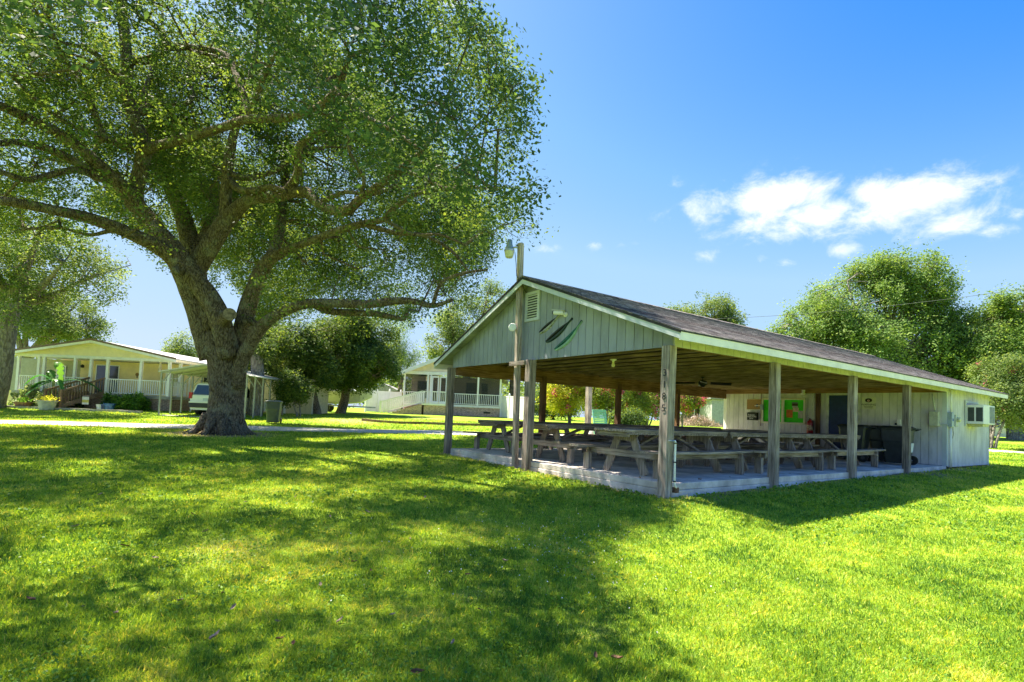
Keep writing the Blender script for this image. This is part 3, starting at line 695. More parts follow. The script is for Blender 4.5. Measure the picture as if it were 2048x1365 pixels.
# fan, bulb, floodlight under the ceiling
t = thing('ceiling_fan', 'black four-bladed ceiling fan under the pavilion joists', 'ceiling fan', (5.65, 3.45, 2.02))
MB().lathe([(0, .17), (.05, .17), (.05, .15), (.012, .13), (.012, .08), (.09, .06), (.12, .03), (.12, -.03), (.07, -.06), (.05, -.1), (0, -.11)], 18).build('motor', BLACK, t, smooth=True)
for k in range(4):
    a = R(38+90*k); c, s = math.cos(a), math.sin(a)
    mb = MB(); mb.beam((c*.1, s*.1, .0), (c*.2, s*.2, .0), .03, .01); mb.beam((c*.2, s*.2, .0), (c*.72, s*.72, -.015), .17, .014, up=(-s*.3, c*.3, 1)); mb.build('blade', BLACK, t)
t = thing('bare_bulb', 'white bare bulb in a ceiling socket near the front gable', 'light fitting', (1.15, 2.4, 2.18))
MB().lathe([(.07, .0), (.07, -.015), (.025, -.03), (.022, -.06)], 14).build('socket', WHITE, t); MB().lathe([(.02, -.06), (.028, -.08), (.042, -.12), (.03, -.155), (0, -.165)], 14, cap=False).build('bulb', mat('bulb_glass', (.8, .72, .5), rough=.15), t, smooth=True)
t = thing('wall_floodlight', 'white floodlight on the beam above the notice board', 'light fitting', (LW-.07, 4.0, 2.2))
MB().box(-.04, -.05, -.04, 0, .05, .04).build('mount', WHITE, t); MB().lathe([(.03, 0), (.045, .05), (.09, .11), (0, .1)], 14).build('head', WHITE, t, smooth=True, loc=(-.06, -.03, -.02)).rotation_euler = (R(200), R(-30), 0)
# drain pipe and spigot on the corner post
t = thing('water_pipe', 'white plastic water pipe strapped to the numbered corner post', 'pipe', (-.03, -.095, 0))
MB().tube([(-.02, 0, .66), (-.005, -.012, .66), (0, -.014, .645), (0, -.014, .3), (.005, -.014, .02), (.03, -.014, -.03), (.05, -.014, -.05)], .017, 10).build('pipe', VINYL, t, smooth=True)
MB().tube([(-.16, -.02, .665), (-.02, -.02, .66)], .009, 8).build('spigot', METAL, t)
for z in (.62, .33, .04): MB().tube([(.001, -.014, z), (.001, -.014, z+.018)], .022, 10).build('strap', BLACK, t)
MB().box(.03, -.02, -.13, .11, .06, -.05).build('block', BZ, t)

# ------------------------------------------------------------------ picnic tables
def make_table():
    t = thing('picnic_table', '', 'picnic table')
    L = 3.0
    mb = MB()
    for k in range(4): y = -.39+k*.197; mb.box(-L/2+.01*(k % 2), y, .745, L/2-.008*((k+1) % 2), y+.188, .785+.001*k)
    mb.build('tabletop', TX, t, bevel=.004)
    mb = MB()
    for x in (-L/2+.09, 0, L/2-.09): mb.box(x-.02, -.37, .66, x+.02, .37, .744)
    mb.box(-L/2+.02, -.385, .70, L/2-.02, -.36, .743); mb.box(-L/2+.02, .36, .70, L/2-.02, .385, .743)
    mb.build('apron', TY, t)
    for s in (-1, 1):
        b = MB(); n = 12; y0, y1 = sorted((s*.69, s*.95)); V = []
        for i in range(n+1):
            x = -L/2-.08+(L+.16)*i/n; z = .42-.02*math.sin(math.pi*i/n)
            V += [(x, y0, z), (x, y1, z), (x, y1, z+.04), (x, y0, z+.04)]
        F = [(0, 1, 2, 3)[::-1], tuple(n*4+k for k in range(4))]
        for i in range(n):
            for k in range(4): F.append((i*4+k, i*4+(k+1) % 4, i*4+4+(k+1) % 4, i*4+4+k))
        b.add(V, F); b.build('bench', TX, t)
        MB().box(-L/2+.3, s*.83-.02, .31, L/2-.3, s*.83+.02, .40).build('bench_rail', TX, t)
        for x in (-L/2+.3, L/2-.3): MB().box(x-.045, s*.83-.07 if s > 0 else s*.83-.07, 0, x+.045, s*.83+.07, .305 if False else .31).build('leg', TZ, t, bevel=.004)
    for x in (-L/2+.42, L/2-.42):
        a = MB()
        a.beam((x, -.46, 0), (x, -.17, .66), .045, .15, up=(0, 1, 0)); a.beam((x, .46, 0), (x, .17, .66), .045, .15, up=(0, 1, 0))
        a.prism([(x-.03, -.34, .742), (x-.03, .34, .742), (x-.03, .2, .58), (x-.03, -.2, .58)], (.05, 0, 0))
        a.build('a_frame', TZ, t)
        MB().box(x-.07 if x < 0 else x+.026, -.93, .30, x-.026 if x < 0 else x+.07, .93, .415).build('cross_beam', TY, t)
        s = -1 if x < 0 else 1
        MB().beam((x-s*.03, 0, .38), (s*.12, 0, .735), .04, .1, up=(0, 1, 0)).build('brace', TX, t)
    return t
T0 = make_table()
tabs = [(1.5, 1.33, 'picnic table nearest the numbered corner post, closest to the camera'), (4.57, 1.31, 'middle picnic table of the near row, in front of the notice board'), (7.65, 1.36, 'last picnic table of the near row, beside the black waste carts'),
        (1.75, 3.72, 'front picnic table of the middle row, behind the middle gable post'), (4.85, 3.70, 'second picnic table of the middle row, under the ceiling fan'), (7.95, 3.74, 'third picnic table of the middle row, nearest the blue door'),
        (1.95, 6.12, 'leftmost picnic table at the far corner post by the lane'), (5.3, 6.16, 'second picnic table of the far row, in front of the green chair'), (8.5, 6.1, 'last picnic table of the far row, nearest the cork board')]
for i, (x, y, lb) in enumerate(tabs):
    o = T0 if i == 0 else copy_tree(T0)
    o.location = (x, y, .002); o.rotation_euler = (0, 0, R([.6, -.8, .5, -1, .8, 0, 1.2, -.6, .4][i])); prop(o, lb, 'picnic table', 'weathered wooden picnic tables in three rows on the slab')

# ------------------------------------------------------------------ waste carts
def make_cart(bodym, lidm, wheel=True):
    t = thing('waste_cart', '', 'waste cart')
    def loft(secs):
        V = []; F = []
        for (x0, x1, y0, y1, z) in secs:
            c = .05
            V += [(x0+c, y0, z), (x1-c, y0, z), (x1, y0+c, z), (x1, y1-c, z), (x1-c, y1, z), (x0+c, y1, z), (x0, y1-c, z), (x0, y0+c, z)]
        for i in range(len(secs)-1):
            for k in range(8): F.append((i*8+k, i*8+(k+1) % 8, i*8+8+(k+1) % 8, i*8+8+k))
        F += [tuple(range(8))[::-1], tuple(len(V)-8+k for k in range(8))]
        return MB().add(V, F)
    loft([(-.25, .25, -.27, .24, .05), (-.27, .27, -.3, .27, .3), (-.29, .29, -.34, .3, .62), (-.305, .305, -.36, .3, .66), (-.31, .31, -.37, .33, .98), (-.33, .33, -.39, .36, .985), (-.33, .33, -.39, .36, 1.02)]).build('body', bodym, t, bevel=.006)
    loft([(-.345, .345, -.42, .34, 1.022), (-.345, .345, -.42, .35, 1.045), (-.25, .25, -.34, .28, 1.085), (-.22, .22, -.3, .24, 1.088)]).build('lid', lidm, t, bevel=.006)
    h = MB(); h.tube([(-.26, .34, .97), (-.26, .46, 1.02), (.26, .46, 1.02), (.26, .34, .97)], .018, 8); h.build('handle', bodym, t, smooth=True)
    for s in (-1, 1):
        w = MB(); w.tube([(s*.27, .27, .13), (s*.33, .27, .13)], .13, 22); wo = w.build('wheel', BLACK, t, bevel=.01)
        MB().tube([(s*.331, .27, .13), (s*.335, .27, .13)], .05, 12).build('hub', mat('hub_grey', (.08, .085, .09), rough=.4), wo)
    MB().tube([(-.26, .27, .13), (.26, .27, .13)], .012, 8).build('axle', METAL, t)
    return t
CBK = mat('cart_charcoal', (.028, .036, .042), rough=.42, var=.15, bump=.05, spec=.5); CBL = mat('cart_lid', (.018, .022, .026), rough=.5, var=.15, spec=.4)
c0 = make_cart(CBK, CBL); PAPER = mat('paper_white', (.72, .73, .74), rough=.7, var=.05)
def note(o, x0, x1, z0, z1, side):
    MB().box(x0, side, z0, x1, side+.003, z1).build('paper_notice', PAPER, o)
cs = [((10.95, .74), R(-176), 'dark waste cart with white notice and black wheels, by the last side post'), ((11.78, 1.42), R(-160), 'dark waste cart half hidden between the other two, square notice on its side'), ((10.85, 1.80), R(-172), 'dark waste cart in front of the blue door, leftmost of the three')]
for i, (p, rz, lb) in enumerate(cs):
    o = c0 if i == 0 else copy_tree(c0)
    o.location = (p[0], p[1], .002); o.rotation_euler = (0, 0, rz); prop(o, lb, 'waste cart', 'waste carts along the room wall')
    if i == 1: MB().box(.300, -.02, .34, .304, .26, .60).build('paper_notice', PAPER, o)
MB().hexa([(-.16, .300, .36), (.08, .290, .36), (.08, .294, .36), (-.16, .304, .36), (-.14, .335, .62), (.1, .335, .62), (.1, .339, .62), (-.14, .339, .62)]).build('paper_notice', PAPER, c0)
CG = mat('cart_green_grey', (.085, .105, .085), rough=.5, var=.12, bump=.05)
c1 = make_cart(CG, mat('cart_grey_lid', (.16, .17, .17), rough=.5)); q = on_ground(546, 847); c1.location = tuple(q); c1.rotation_euler = (0, 0, FACE+R(14)); prop(c1, 'grey-green waste cart standing alone on the lawn beside the big oak', 'waste cart')

# ------------------------------------------------------------------ trees
def bark_material(name, c1, c2, c3, k=1.0, lich=.5):
    if name in MATS: return MATS[name]
    m = bpy.data.materials.new(name); m.use_nodes = True; t = m.node_tree; L = t.links.new
    b = t.nodes['Principled BSDF']; b.inputs['Roughness'].default_value = .92; b.inputs['Specular IOR Level'].default_value = .15
    tc = nn(t, 'ShaderNodeTexCoord'); mp = nn(t, 'ShaderNodeMapping'); mp.inputs['Scale'].default_value = (1, 1, .38); L(tc.outputs['Object'], mp.inputs[0])
    vo = nn(t, 'ShaderNodeTexVoronoi', feature='F1'); vo.inputs['Scale'].default_value = 15*k; vo.inputs['Randomness'].default_value = 1
    n0 = nn(t, 'ShaderNodeTexNoise'); n0.inputs['Scale'].default_value = 6; n0.inputs['Detail'].default_value = 4; L(mp.outputs[0], n0.inputs['Vector'])
    ad = nn(t, 'ShaderNodeMix', data_type='RGBA', blend_type='LINEAR_LIGHT'); ad.inputs['Factor'].default_value = .12; L(mp.outputs[0], ad.inputs['A']); L(n0.outputs['Color'], ad.inputs['B'])
    L(ad.outputs['Result'], vo.inputs['Vector'])
    cr_ = nn(t, 'ShaderNodeValToRGB'); e = cr_.color_ramp.elements; e[0].position = .15; e[0].color = (*c2, 1); e[1].position = .75; e[1].color = (*c1, 1)
    L(vo.outputs['Distance'], cr_.inputs[0])
    n1 = nn(t, 'ShaderNodeTexNoise'); n1.inputs['Scale'].default_value = 2.2; n1.inputs['Detail'].default_value = 10; n1.inputs['Roughness'].default_value = .7; L(tc.outputs['Object'], n1.inputs['Vector'])
    r1 = nn(t, 'ShaderNodeMapRange'); L(n1.outputs['Fac'], r1.inputs[0]); r1.inputs[1].default_value = .52; r1.inputs[2].default_value = .62; r1.inputs[4].default_value = lich
    mx = nn(t, 'ShaderNodeMix', data_type='RGBA'); L(r1.outputs[0], mx.inputs['Factor']); L(cr_.outputs[0], mx.inputs['A']); mx.inputs['B'].default_value = (*c3, 1)
    L(mx.outputs['Result'], b.inputs['Base Color'])
    n2 = nn(t, 'ShaderNodeTexNoise'); n2.inputs['Scale'].default_value = 45; n2.inputs['Detail'].default_value = 6; L(mp.outputs[0], n2.inputs['Vector'])
    su = nn(t, 'ShaderNodeMath', operation='MULTIPLY_ADD'); L(n2.outputs['Fac'], su.inputs[0]); su.inputs[1].default_value = .5
    inv = nn(t, 'ShaderNodeMath', operation='MULTIPLY'); L(vo.outputs['Distance'], inv.inputs[0]); inv.inputs[1].default_value = -1.3; L(inv.outputs[0], su.inputs[2])
    bp = nn(t, 'ShaderNodeBump'); bp.inputs['Strength'].default_value = 1; bp.inputs['Distance'].default_value = .06; L(su.outputs[0], bp.inputs['Height']); L(bp.outputs[0], b.inputs['Normal'])
    MATS[name] = m; return m
BARK = bark_material('oak_bark', (.09, .066, .05), (.34, .27, .20), (.42, .43, .35), 1.5, .4)
BARK2 = bark_material('smooth_bark', (.16, .14, .12), (.36, .33, .29), (.28, .27, .23), .7, .4)
def leaf_cards(P, size, rng, aspect=.48, tint=None, droop=0, var=.35, N=None):
    """one rhombic leaf per centre: (N,3) -> verts, quads, tint"""
    n = len(P); a = rng.normal(size=(n, 3)); a[:, 2] = a[:, 2]*.6-droop; a /= np.linalg.norm(a, axis=1)[:, None]
    b = rng.normal(size=(n, 3)); b -= a*(a*b).sum(1)[:, None]; b /= np.linalg.norm(b, axis=1)[:, None]
    if N is not None:               # leaves of one spray share a facing
        N = N+rng.normal(size=(n, 3))*.38; N /= np.linalg.norm(N, axis=1)[:, None]
        a -= N*(a*N).sum(1)[:, None]; a /= np.linalg.norm(a, axis=1)[:, None]; b = np.cross(N, a)
    s = (size*(1+var*rng.uniform(-1, 1, n)))[:, None]
    V = np.stack([P-a*s*.5, P+b*s*aspect*.5-a*s*.05, P+a*s*.5, P-b*s*aspect*.5-a*s*.05], 1).reshape(-1, 3)
    F = np.arange(4*n).reshape(n, 4)
    t = np.clip(tint if tint is not None else rng.uniform(0, 1, n), 0, 1)
    return V, F, np.repeat(t, 4)
class Limbs:
    def __init__(s): s.mb = MB(); s.nodes = []
    def limb(s, pts, rad, seg=10, sub=5, wob=.04, sd=0):
        """smooth Catmull-Rom limb"""
        P = [np.array(q, float) for q in pts]; Q = []; Rr = []
        ext = [P[0]*2-P[1]]+P+[P[-1]*2-P[-2]]
        for i in range(len(P)-1):
            p0, p1, p2, p3 = ext[i:i+4]
            for k in range(sub):
                t = k/sub; Q.append(.5*((2*p1)+(-p0+p2)*t+(2*p0-5*p1+4*p2-p3)*t*t+(-p0+3*p1-3*p2+p3)*t**3)); Rr.append(rad[i]*(1-t)+rad[i+1]*t)
        Q.append(P[-1]); Rr.append(rad[-1])
        s.mb.tube(Q, Rr, seg, wob=wob, sd=sd)
        s.nodes += [(q, r) for q, r in zip(Q, Rr)]
        return Q
def ell(px, py, rx, ry, D, rd=None):
    c = at(px, py, D); m = D/CF; return (c, rx*m, (rd if rd else rx*m), ry*m)
def sample_lobes(lobes, n, rng, shell=.55):
    vol = np.array([a*b*c for _, a, b, c in lobes])**.8; vol /= vol.sum(); out = []
    M = np.array([[RGT[0], FH[0], 0], [RGT[1], FH[1], 0], [0, 0, 1]])
    for (c, a, b, h), w in zip(lobes, vol):
        k = max(1, int(n*w)); d = rng.normal(size=(k, 3)); d /= np.linalg.norm(d, axis=1)[:, None]
        # lumpy shell: radius swings with direction
        lump = 1+.22*np.sin(d[:, 0]*5+c[0])*np.cos(d[:, 1]*4.3+c[1])+.16*np.sin(d[:, 2]*7+d[:, 0]*6+c[2])+.12*np.sin(d[:, 0]*15+c[1])*np.sin(d[:, 2]*14+c[0])
        r = (shell+(1-shell)*rng.uniform(0, 1, k)**.5)*lump*(1+.28*rng.uniform(0, 1, k)**7)
        out.append(c+(d*r[:, None]*np.array([a, b, h]))@M.T)
    return np.concatenate(out)
def tree(name, label, cat, base, rtrunk, lobes, nclus, per, lsize, lm, bm=None, seed=0, spread=.35, shell=.55, stems=1, group=None, lean=(0, 0), aspect=.55, flowers=None, fork=.45):
    rng = np.random.default_rng(seed); rnd = random.Random(seed)
    base = np.array(base, float); root = thing(name, label, cat, base, 0, group); bm = bm or BARK
    sub = []
    for (c, a, b, h) in lobes:
        for k in range(4):
            d = rng.normal(size=3); d /= np.linalg.norm(d); f = rng.uniform(.28, .5)
            sub.append((c+(RGT*d[0]*a+FH*d[1]*b+np.array([0, 0, 1])*d[2]*h)*rng.uniform(.7, 1.0), a*f, b*f, h*f*.9))
    P = sample_lobes([(c, a*.86, b*.86, h*.86) for c, a, b, h in lobes]+sub, int(nclus*1.75), rng, shell)
    sz = np.mean([l[1] for l in lobes]); fq = 1.9/max(sz, .3)
    cn = vnoise(P[:, 0]+P[:, 2]*.8, P[:, 1]-P[:, 2]*.6, fq, seed)*.6+vnoise(P[:, 0]-P[:, 2]*.5, P[:, 1]+P[:, 2], fq*2.1, seed+1)*.4
    P = P[cn > np.quantile(cn, .36)]
    P = P[P[:, 2] > base[2]+.25]
    L = Limbs(); cen = np.mean([l[0] for l in lobes], axis=0); top = max(l[0][2]+l[3] for l in lobes)
    for s in range(stems):
        off = np.array([rnd.uniform(-1, 1), rnd.uniform(-1, 1), 0])*rtrunk*2.2*(stems > 1)
        fk = base+(cen-base)*np.array([fork*.45, fork*.45, fork]); fk = fk+off*2+np.array([lean[0], lean[1], 0])
        L.limb([base+off-[0, 0, .15]-base, base+off+[0, 0, .12]-base, (base+off+fk)/2+np.array([rnd.uniform(-.5, .5), rnd.uniform(-.5, .5), 0])*rtrunk*.8-base, fk-base], [rtrunk*1.35, rtrunk*1.08, rtrunk*.92, rtrunk*.8], seg=12, sub=4, wob=.05, sd=s)
        for (c, a, b, h) in (lobes if stems == 1 else lobes[s::stems] or lobes[:1]):
            for k in range(2):
                e = c+np.array([rnd.uniform(-.6, .6)*a, rnd.uniform(-.6, .6)*a, rnd.uniform(-.1, .7)*h])
                m = (fk+e)/2+np.array([rnd.uniform(-.15, .15)*a, rnd.uniform(-.15, .15)*a, -.08*h])
                L.limb([fk-base, m-base, e-base], [rtrunk*.55, rtrunk*.3, rtrunk*.06], seg=7, sub=4)
    N = np.array([q for q, r in L.nodes]); tw = MB()
    idx = rng.choice(len(P), min(len(P), max(30, nclus//12)), replace=False)
    for i in idx:
        q = P[i]-base; j = np.argmin(((N-q)**2).sum(1)); a = N[j]; m = (a+q)/2+rng.normal(size=3)*.12*np.linalg.norm(q-a)
        tw.tube([a, m, q], [rtrunk*.09+.006, rtrunk*.05+.004, .004], 4, cap=False)
    L.mb.add(tw.v, tw.f); L.mb.build('trunk', bm, root, smooth=True)
    Q = (P[:, None, :]+rng.normal(size=(len(P), per, 3))*spread*.46).reshape(-1, 3)
    ct = np.repeat(rng.uniform(.15, .85, len(P)), per)
    o_ = P-cen; o_ /= np.linalg.norm(o_, axis=1)[:, None]; cnv = o_*.55+np.array([0, 0, .75])+rng.normal(size=P.shape)*.45; cnv /= np.linalg.norm(cnv, axis=1)[:, None]
    V, F, T = leaf_cards(Q-base, lsize, rng, aspect, ct+rng.normal(size=len(Q))*.18, N=np.repeat(cnv, per, 0))
    np_mesh('crown', V, F, lm, root, {'tint': T})
    if flowers:
        fm, nf, fs = flowers
        sel = P[rng.choice(len(P), nf)]; sel = sel[np.argsort(-sel[:, 2]*.3-rng.uniform(0, 1, nf))][:nf]
        Q = (sel[:, None, :]+rng.normal(size=(len(sel), 26, 3))*np.array([.09, .09, .14])).reshape(-1, 3)
        V, F, T = leaf_cards(Q-base, fs, rng, .9); np_mesh('blossom', V, F, fm, root, {'tint': T})
    return root

OAKLEAF = leafmat('oak_leaf', (.045, .085, .055), (.08, .14, .055), (.19, .24, .06), trans=.40, tcol=(2.2, 2.0, .7), gloss=.6)
FARLEAF = leafmat('bright_leaf', (.07, .14, .035), (.145, .235, .06), (.28, .36, .10), trans=.35, tcol=(1.7, 1.6, .7))
MIDLEAF = leafmat('mid_leaf', (.06, .11, .035), (.13, .19, .06), (.26, .31, .11), trans=.35, tcol=(1.9, 1.8, .8))
DARKLEAF = leafmat('dark_leaf', (.028, .06, .02), (.07, .125, .035), (.20, .25, .06), trans=.36, tcol=(2.2, 2, .7))
YELLEAF = leafmat('yellow_green_leaf', (.16, .22, .04), (.38, .42, .06), (.66, .58, .09), trans=.55, tcol=(1.5, 1.4, .5))
CRAPE = leafmat('crape_leaf', (.10, .17, .04), (.22, .30, .06), (.46, .46, .10), trans=.5, tcol=(1.5, 1.4, .5))
PINK = leafmat('pink_petals', (.60, .06, .20), (.72, .13, .30), (.80, .26, .42), trans=.35, tcol=(1.2, .7, .8))

# ---- the big live oak: limbs follow (px, py, radius px, depth)
def hero():
    rng = np.random.default_rng(11); rnd = random.Random(5); base = HT.copy()
    root = thing('live_oak', 'huge spreading live oak with thick forked trunk shading the lawn', 'tree', base)
    L = Limbs()
    def lp(spec, seg=12, sub=5, wob=.035):
        P = [at(x, y, D)-base for x, y, r, D in spec]; Rr = [r/CF*D*(.90 if r > 30 else .78) for x, y, r, D in spec]
        return L.limb(P, Rr, seg, sub, wob, rnd.uniform(0, 6))
    D0 = 18.4
    # bole with flared roots
    lp([(449, 884, 54, D0), (450, 868, 48, D0), (451, 852, 41, D0), (452, 820, 36, D0), (453, 780, 34.5, D0), (452, 740, 35.5, D0), (445, 700, 37, D0), (425, 668, 32, D0)], 22, 5, .05)
    for a, l in ((185, 1.0), (150, .8), (225, .7), (265, .5), (300, .6), (335, .8), (10, .85), (50, .6), (95, .6)):
        d = np.array([RGT[0]*math.cos(R(a))+FH[0]*math.sin(R(a)), RGT[1]*math.cos(R(a))+FH[1]*math.sin(R(a)), 0])
        p = [d*.45+[0, 0, .62], d*.66+[0, 0, .27], d*(.72+l*.2)+[0, 0, .07], d*(.75+l*.62)+[0, 0, -.05]]
        L.limb(p, [.2, .16, .1, .03], 9, 5, .05)
    # left pair of stems
    lp([(430, 715, 33, D0), (405, 645, 30, D0-.2), (383, 590, 26, D0-.5), (355, 530, 21, D0-1), (318, 496, 19, D0-1.4), (270, 472, 16.5, D0-2), (194, 441, 15, D0-2.8), (117, 423, 13, D0-3.6), (39, 407, 12, D0-4.3), (-60, 396, 10, D0-5), (-200, 380, 6, D0-6)])
    lp([(458, 715, 26, D0-.4), (444, 650, 26, D0-.6), (420, 600, 26, D0-.6), (388, 556, 25, D0-.7), (350, 503, 24, D0-.8), (303, 450, 22, D0-1), (272, 410, 22, D0-1.3), (241, 372, 18, D0-1.7), (205, 338, 16, D0-2.2), (165, 302, 14, D0-2.7), (116, 267, 13, D0-3.2), (53, 236, 12, D0-3.9), (-10, 208, 11, D0-4.6), (-120, 170, 7, D0-5.6)])
    lp([(280, 425, 20, D0-1.2), (270, 388, 19, D0-1.1), (283, 334, 17, D0-1), (288, 290, 18, D0-1), (268, 238, 14, D0-1), (254, 183, 15, D0-1), (254, 134, 14, D0-1), (249, 70, 12.5, D0-1), (243, 0, 12, D0-1.2), (238, -90, 9, D0-1.4), (232, -220, 5, D0-2)])
    lp([(288, 302, 14, D0-1), (322, 291, 12, D0-1.6), (369, 278, 11, D0-2.4), (440, 257, 10.5, D0-3.2), (492, 240, 10, D0-4), (560, 237, 10.5, D0-4.8), (610, 228, 10, D0-5.4), (652, 204, 10, D0-6), (680, 165, 8, D0-6.4), (700, 110, 6, D0-6.8)])
    lp([(255, 125, 10, D0-1), (299, 118, 9, D0-1.2), (331, 97, 9, D0-1.4), (316, 58, 7, D0-1.6), (281, 33, 6, D0-1.7), (262, 10, 4, D0-1.8)])
    lp([(331, 97, 8, D0-1.4), (387, 95, 7, D0-2), (450, 109, 7, D0-2.6), (470, 145, 8, D0-3), (486, 185, 8.5, D0-3.6), (500, 232, 8, D0-4.1)])
    lp([(500, 232, 8, D0-4.1), (515, 190, 7, D0-4.4), (530, 150, 6, D0-4.8), (560, 90, 4.5, D0-5.2)])
    lp([(268, 235, 9, D0-1), (300, 210, 6, D0-.6), (345, 208, 5.5, D0-.2), (378, 205, 6, D0), (385, 180, 4, D0+.2), (375, 150, 3, D0+.3)])
    lp([(288, 228, 7, D0-.8), (288, 190, 5.5, D0-.4), (305, 135, 5, D0), (322, 90, 5, D0+.3), (325, 20, 3, D0+.5)])
    lp([(250, 160, 9, D0-1), (222, 145, 8, D0-1.3), (197, 113, 7, D0-1.7), (165, 95, 5.5, D0-2.2), (125, 86, 4.5, D0-2.8), (81, 63, 3.5, D0-3.3)])
    lp([(265, 302, 9, D0-1), (215, 280, 8, D0-1.6), (170, 262, 7, D0-2.3), (120, 238, 5.5, D0-3), (60, 190, 4, D0-3.8), (20, 150, 3, D0-4.3)])
    lp([(211, 285, 9, D0-1.7), (190, 230, 8.5, D0-1.9), (175, 190, 8, D0-2.1), (151, 151, 7, D0-2.4), (120, 100, 5, D0-2.9), (95, 40, 3.5, D0-3.2)])
    lp([(238, 368, 9, D0-1.7), (200, 358, 9, D0-2.2), (165, 343, 8, D0-2.6), (141, 341, 8, D0-2.9), (95, 352, 8, D0-3.4), (50, 360, 7.5, D0-4), (0, 344, 7, D0-4.6), (-80, 330, 4, D0-5.4)])
    lp([(185, 345, 11, D0-2.3), (140, 318, 10, D0-2.9), (90, 296, 9.5, D0-3.5), (35, 285, 8.5, D0-4.2), (-20, 290, 7, D0-4.8), (-90, 300, 4, D0-5.5)])
    lp([(265, 472, 8, D0-2), (225, 462, 6, D0-2), (180, 470, 4, D0-2.2), (120, 455, 3, D0-2.6)])
    # middle stem leaning back
    lp([(420, 665, 26, D0+.3), (398, 590, 25, D0+.7), (388, 525, 25, D0+1.1), (375, 467, 22, D0+1.6), (362, 420, 19, D0+2.1), (338, 373, 16, D0+2.6), (318, 325, 13, D0+3), (300, 270, 9, D0+3.4), (305, 210, 6, D0+3.8)])
    lp([(390, 500, 12, D0+1.2), (415, 455, 11, D0+1.9), (430, 410, 9, D0+2.6), (405, 375, 7, D0+3), (370, 340, 6, D0+3.2)])
    # right-of-centre stem
    lp([(428, 660, 30, D0-.2), (392, 560, 26, D0-.3), (398, 528, 25, D0-.3), (420, 492, 24, D0-.4), (454, 441, 22, D0-.4), (486, 409, 16, D0-.6), (515, 396, 14, D0-.8), (555, 394, 14, D0-1), (590, 384, 15, D0-1.2), (618, 388, 14, D0-1.5), (642, 412, 12, D0-1.8), (687, 424, 13, D0-2.3), (718, 402, 12, D0-2.7), (742, 383, 11, D0-3), (775, 360, 9, D0-3.4), (805, 335, 7.5, D0-3.8), (834, 312, 6, D0-4.2), (870, 270, 4, D0-4.8)])
    lp([(452, 445, 18, D0-.4), (452, 389, 14, D0-.4), (454, 350, 13, D0-.4), (458, 316, 12.5, D0-.4), (466, 276, 11, D0-.5), (480, 225, 9, D0-.6), (500, 160, 7, D0-.8), (515, 90, 5, D0-1), (520, 10, 4, D0-1.2)])
    lp([(560, 392, 11, D0-1), (582, 372, 11, D0-1.3), (596, 345, 10, D0-1.6), (597, 300, 10, D0-2), (612, 280, 9, D0-2.3), (660, 250, 9, D0-2.9), (711, 228, 8.5, D0-3.5), (746, 243, 7, D0-4), (790, 264, 6, D0-4.5), (840, 300, 4.5, D0-5)])
    lp([(462, 362, 10, D0-.4), (475, 378, 9, D0-.7), (505, 383, 9, D0-1), (540, 375, 8.5, D0-1.2), (575, 385, 7, D0-1.3)])
    lp([(462, 350, 9, D0-.4), (490, 356, 8, D0-.2), (520, 352, 7, D0), (560, 336, 6, D0+.2), (600, 300, 4, D0+.5)])
    lp([(642, 405, 7, D0-1.8), (690, 385, 5, D0-2), (740, 390, 5, D0-2.2), (790, 372, 4, D0-2.4)])
    lp([(720, 398, 6, D0-2.7), (728, 360, 5, D0-3), (712, 330, 4.5, D0-3.2), (698, 300, 4, D0-3.4), (696, 262, 3, D0-3.6)])
    lp([(800, 340, 6, D0-3.7), (845, 355, 5, D0-4), (890, 378, 5, D0-4.3), (940, 375, 4, D0-4.6), (990, 380, 3, D0-5)])
    # right stem
    lp([(474, 745, 20, D0+.1), (478, 690, 20, D0+.1), (490, 637, 22, D0), (512, 567, 20, D0-.1), (535, 525, 17, D0-.3), (560, 508, 12, D0-.5), (590, 495, 10, D0-.8), (633, 478, 9, D0-1.2), (672, 463, 9, D0-1.6), (725, 448, 9, D0-2.1), (765, 440, 8, D0-2.5), (785, 420, 7, D0-2.8), (825, 392, 6, D0-3.2), (885, 378, 4, D0-3.8), (930, 372, 3, D0-4.2)])
    lp([(538, 522, 15, D0-.3), (556, 480, 13, D0+.2), (564, 430, 11, D0+.8), (568, 380, 8, D0+1.3), (575, 320, 6, D0+1.7)])
    lp([(725, 448, 7, D0-2.1), (790, 466, 6, D0-2.3), (846, 471, 4.5, D0-2.6), (900, 500, 4, D0-2.8), (935, 540, 3, D0-3)])
    lp([(770, 440, 6, D0-2.5), (790, 452, 5, D0-2.8), (830, 470, 4, D0-3.1), (880, 470, 3.4, D0-3.4), (930, 490, 3, D0-3.8)])
    # low limb to the right
    lp([(474, 775, 20, D0-.1), (482, 725, 18, D0-.3), (503, 684, 17, D0-.5), (532, 645, 15.5, D0-.7), (575, 620, 13, D0-1), (617, 608, 12.5, D0-1.3), (672, 607, 12, D0-1.7), (730, 609, 11, D0-2.1), (788, 603, 10, D0-2.5), (827, 603, 8, D0-2.8), (866, 612, 6.5, D0-3.1), (905, 600, 4, D0-3.4)])
    lp([(620, 606, 9, D0-1.3), (655, 622, 9, D0-1.2), (703, 626, 9, D0-1.3), (749, 628, 7.5, D0-1.5), (790, 636, 6.5, D0-1.7), (808, 637, 6, D0-1.9), (816, 620, 4.5, D0-2)])
    lp([(866, 612, 5.5, D0-3.1), (875, 580, 5, D0-3.3), (890, 560, 4.5, D0-3.5), (936, 545, 4, D0-3.8), (975, 540, 2.6, D0-4.1)])
    lp([(520, 655, 9, D0-.5), (500, 640, 8, D0-.2), (482, 618, 7, D0+.2)])
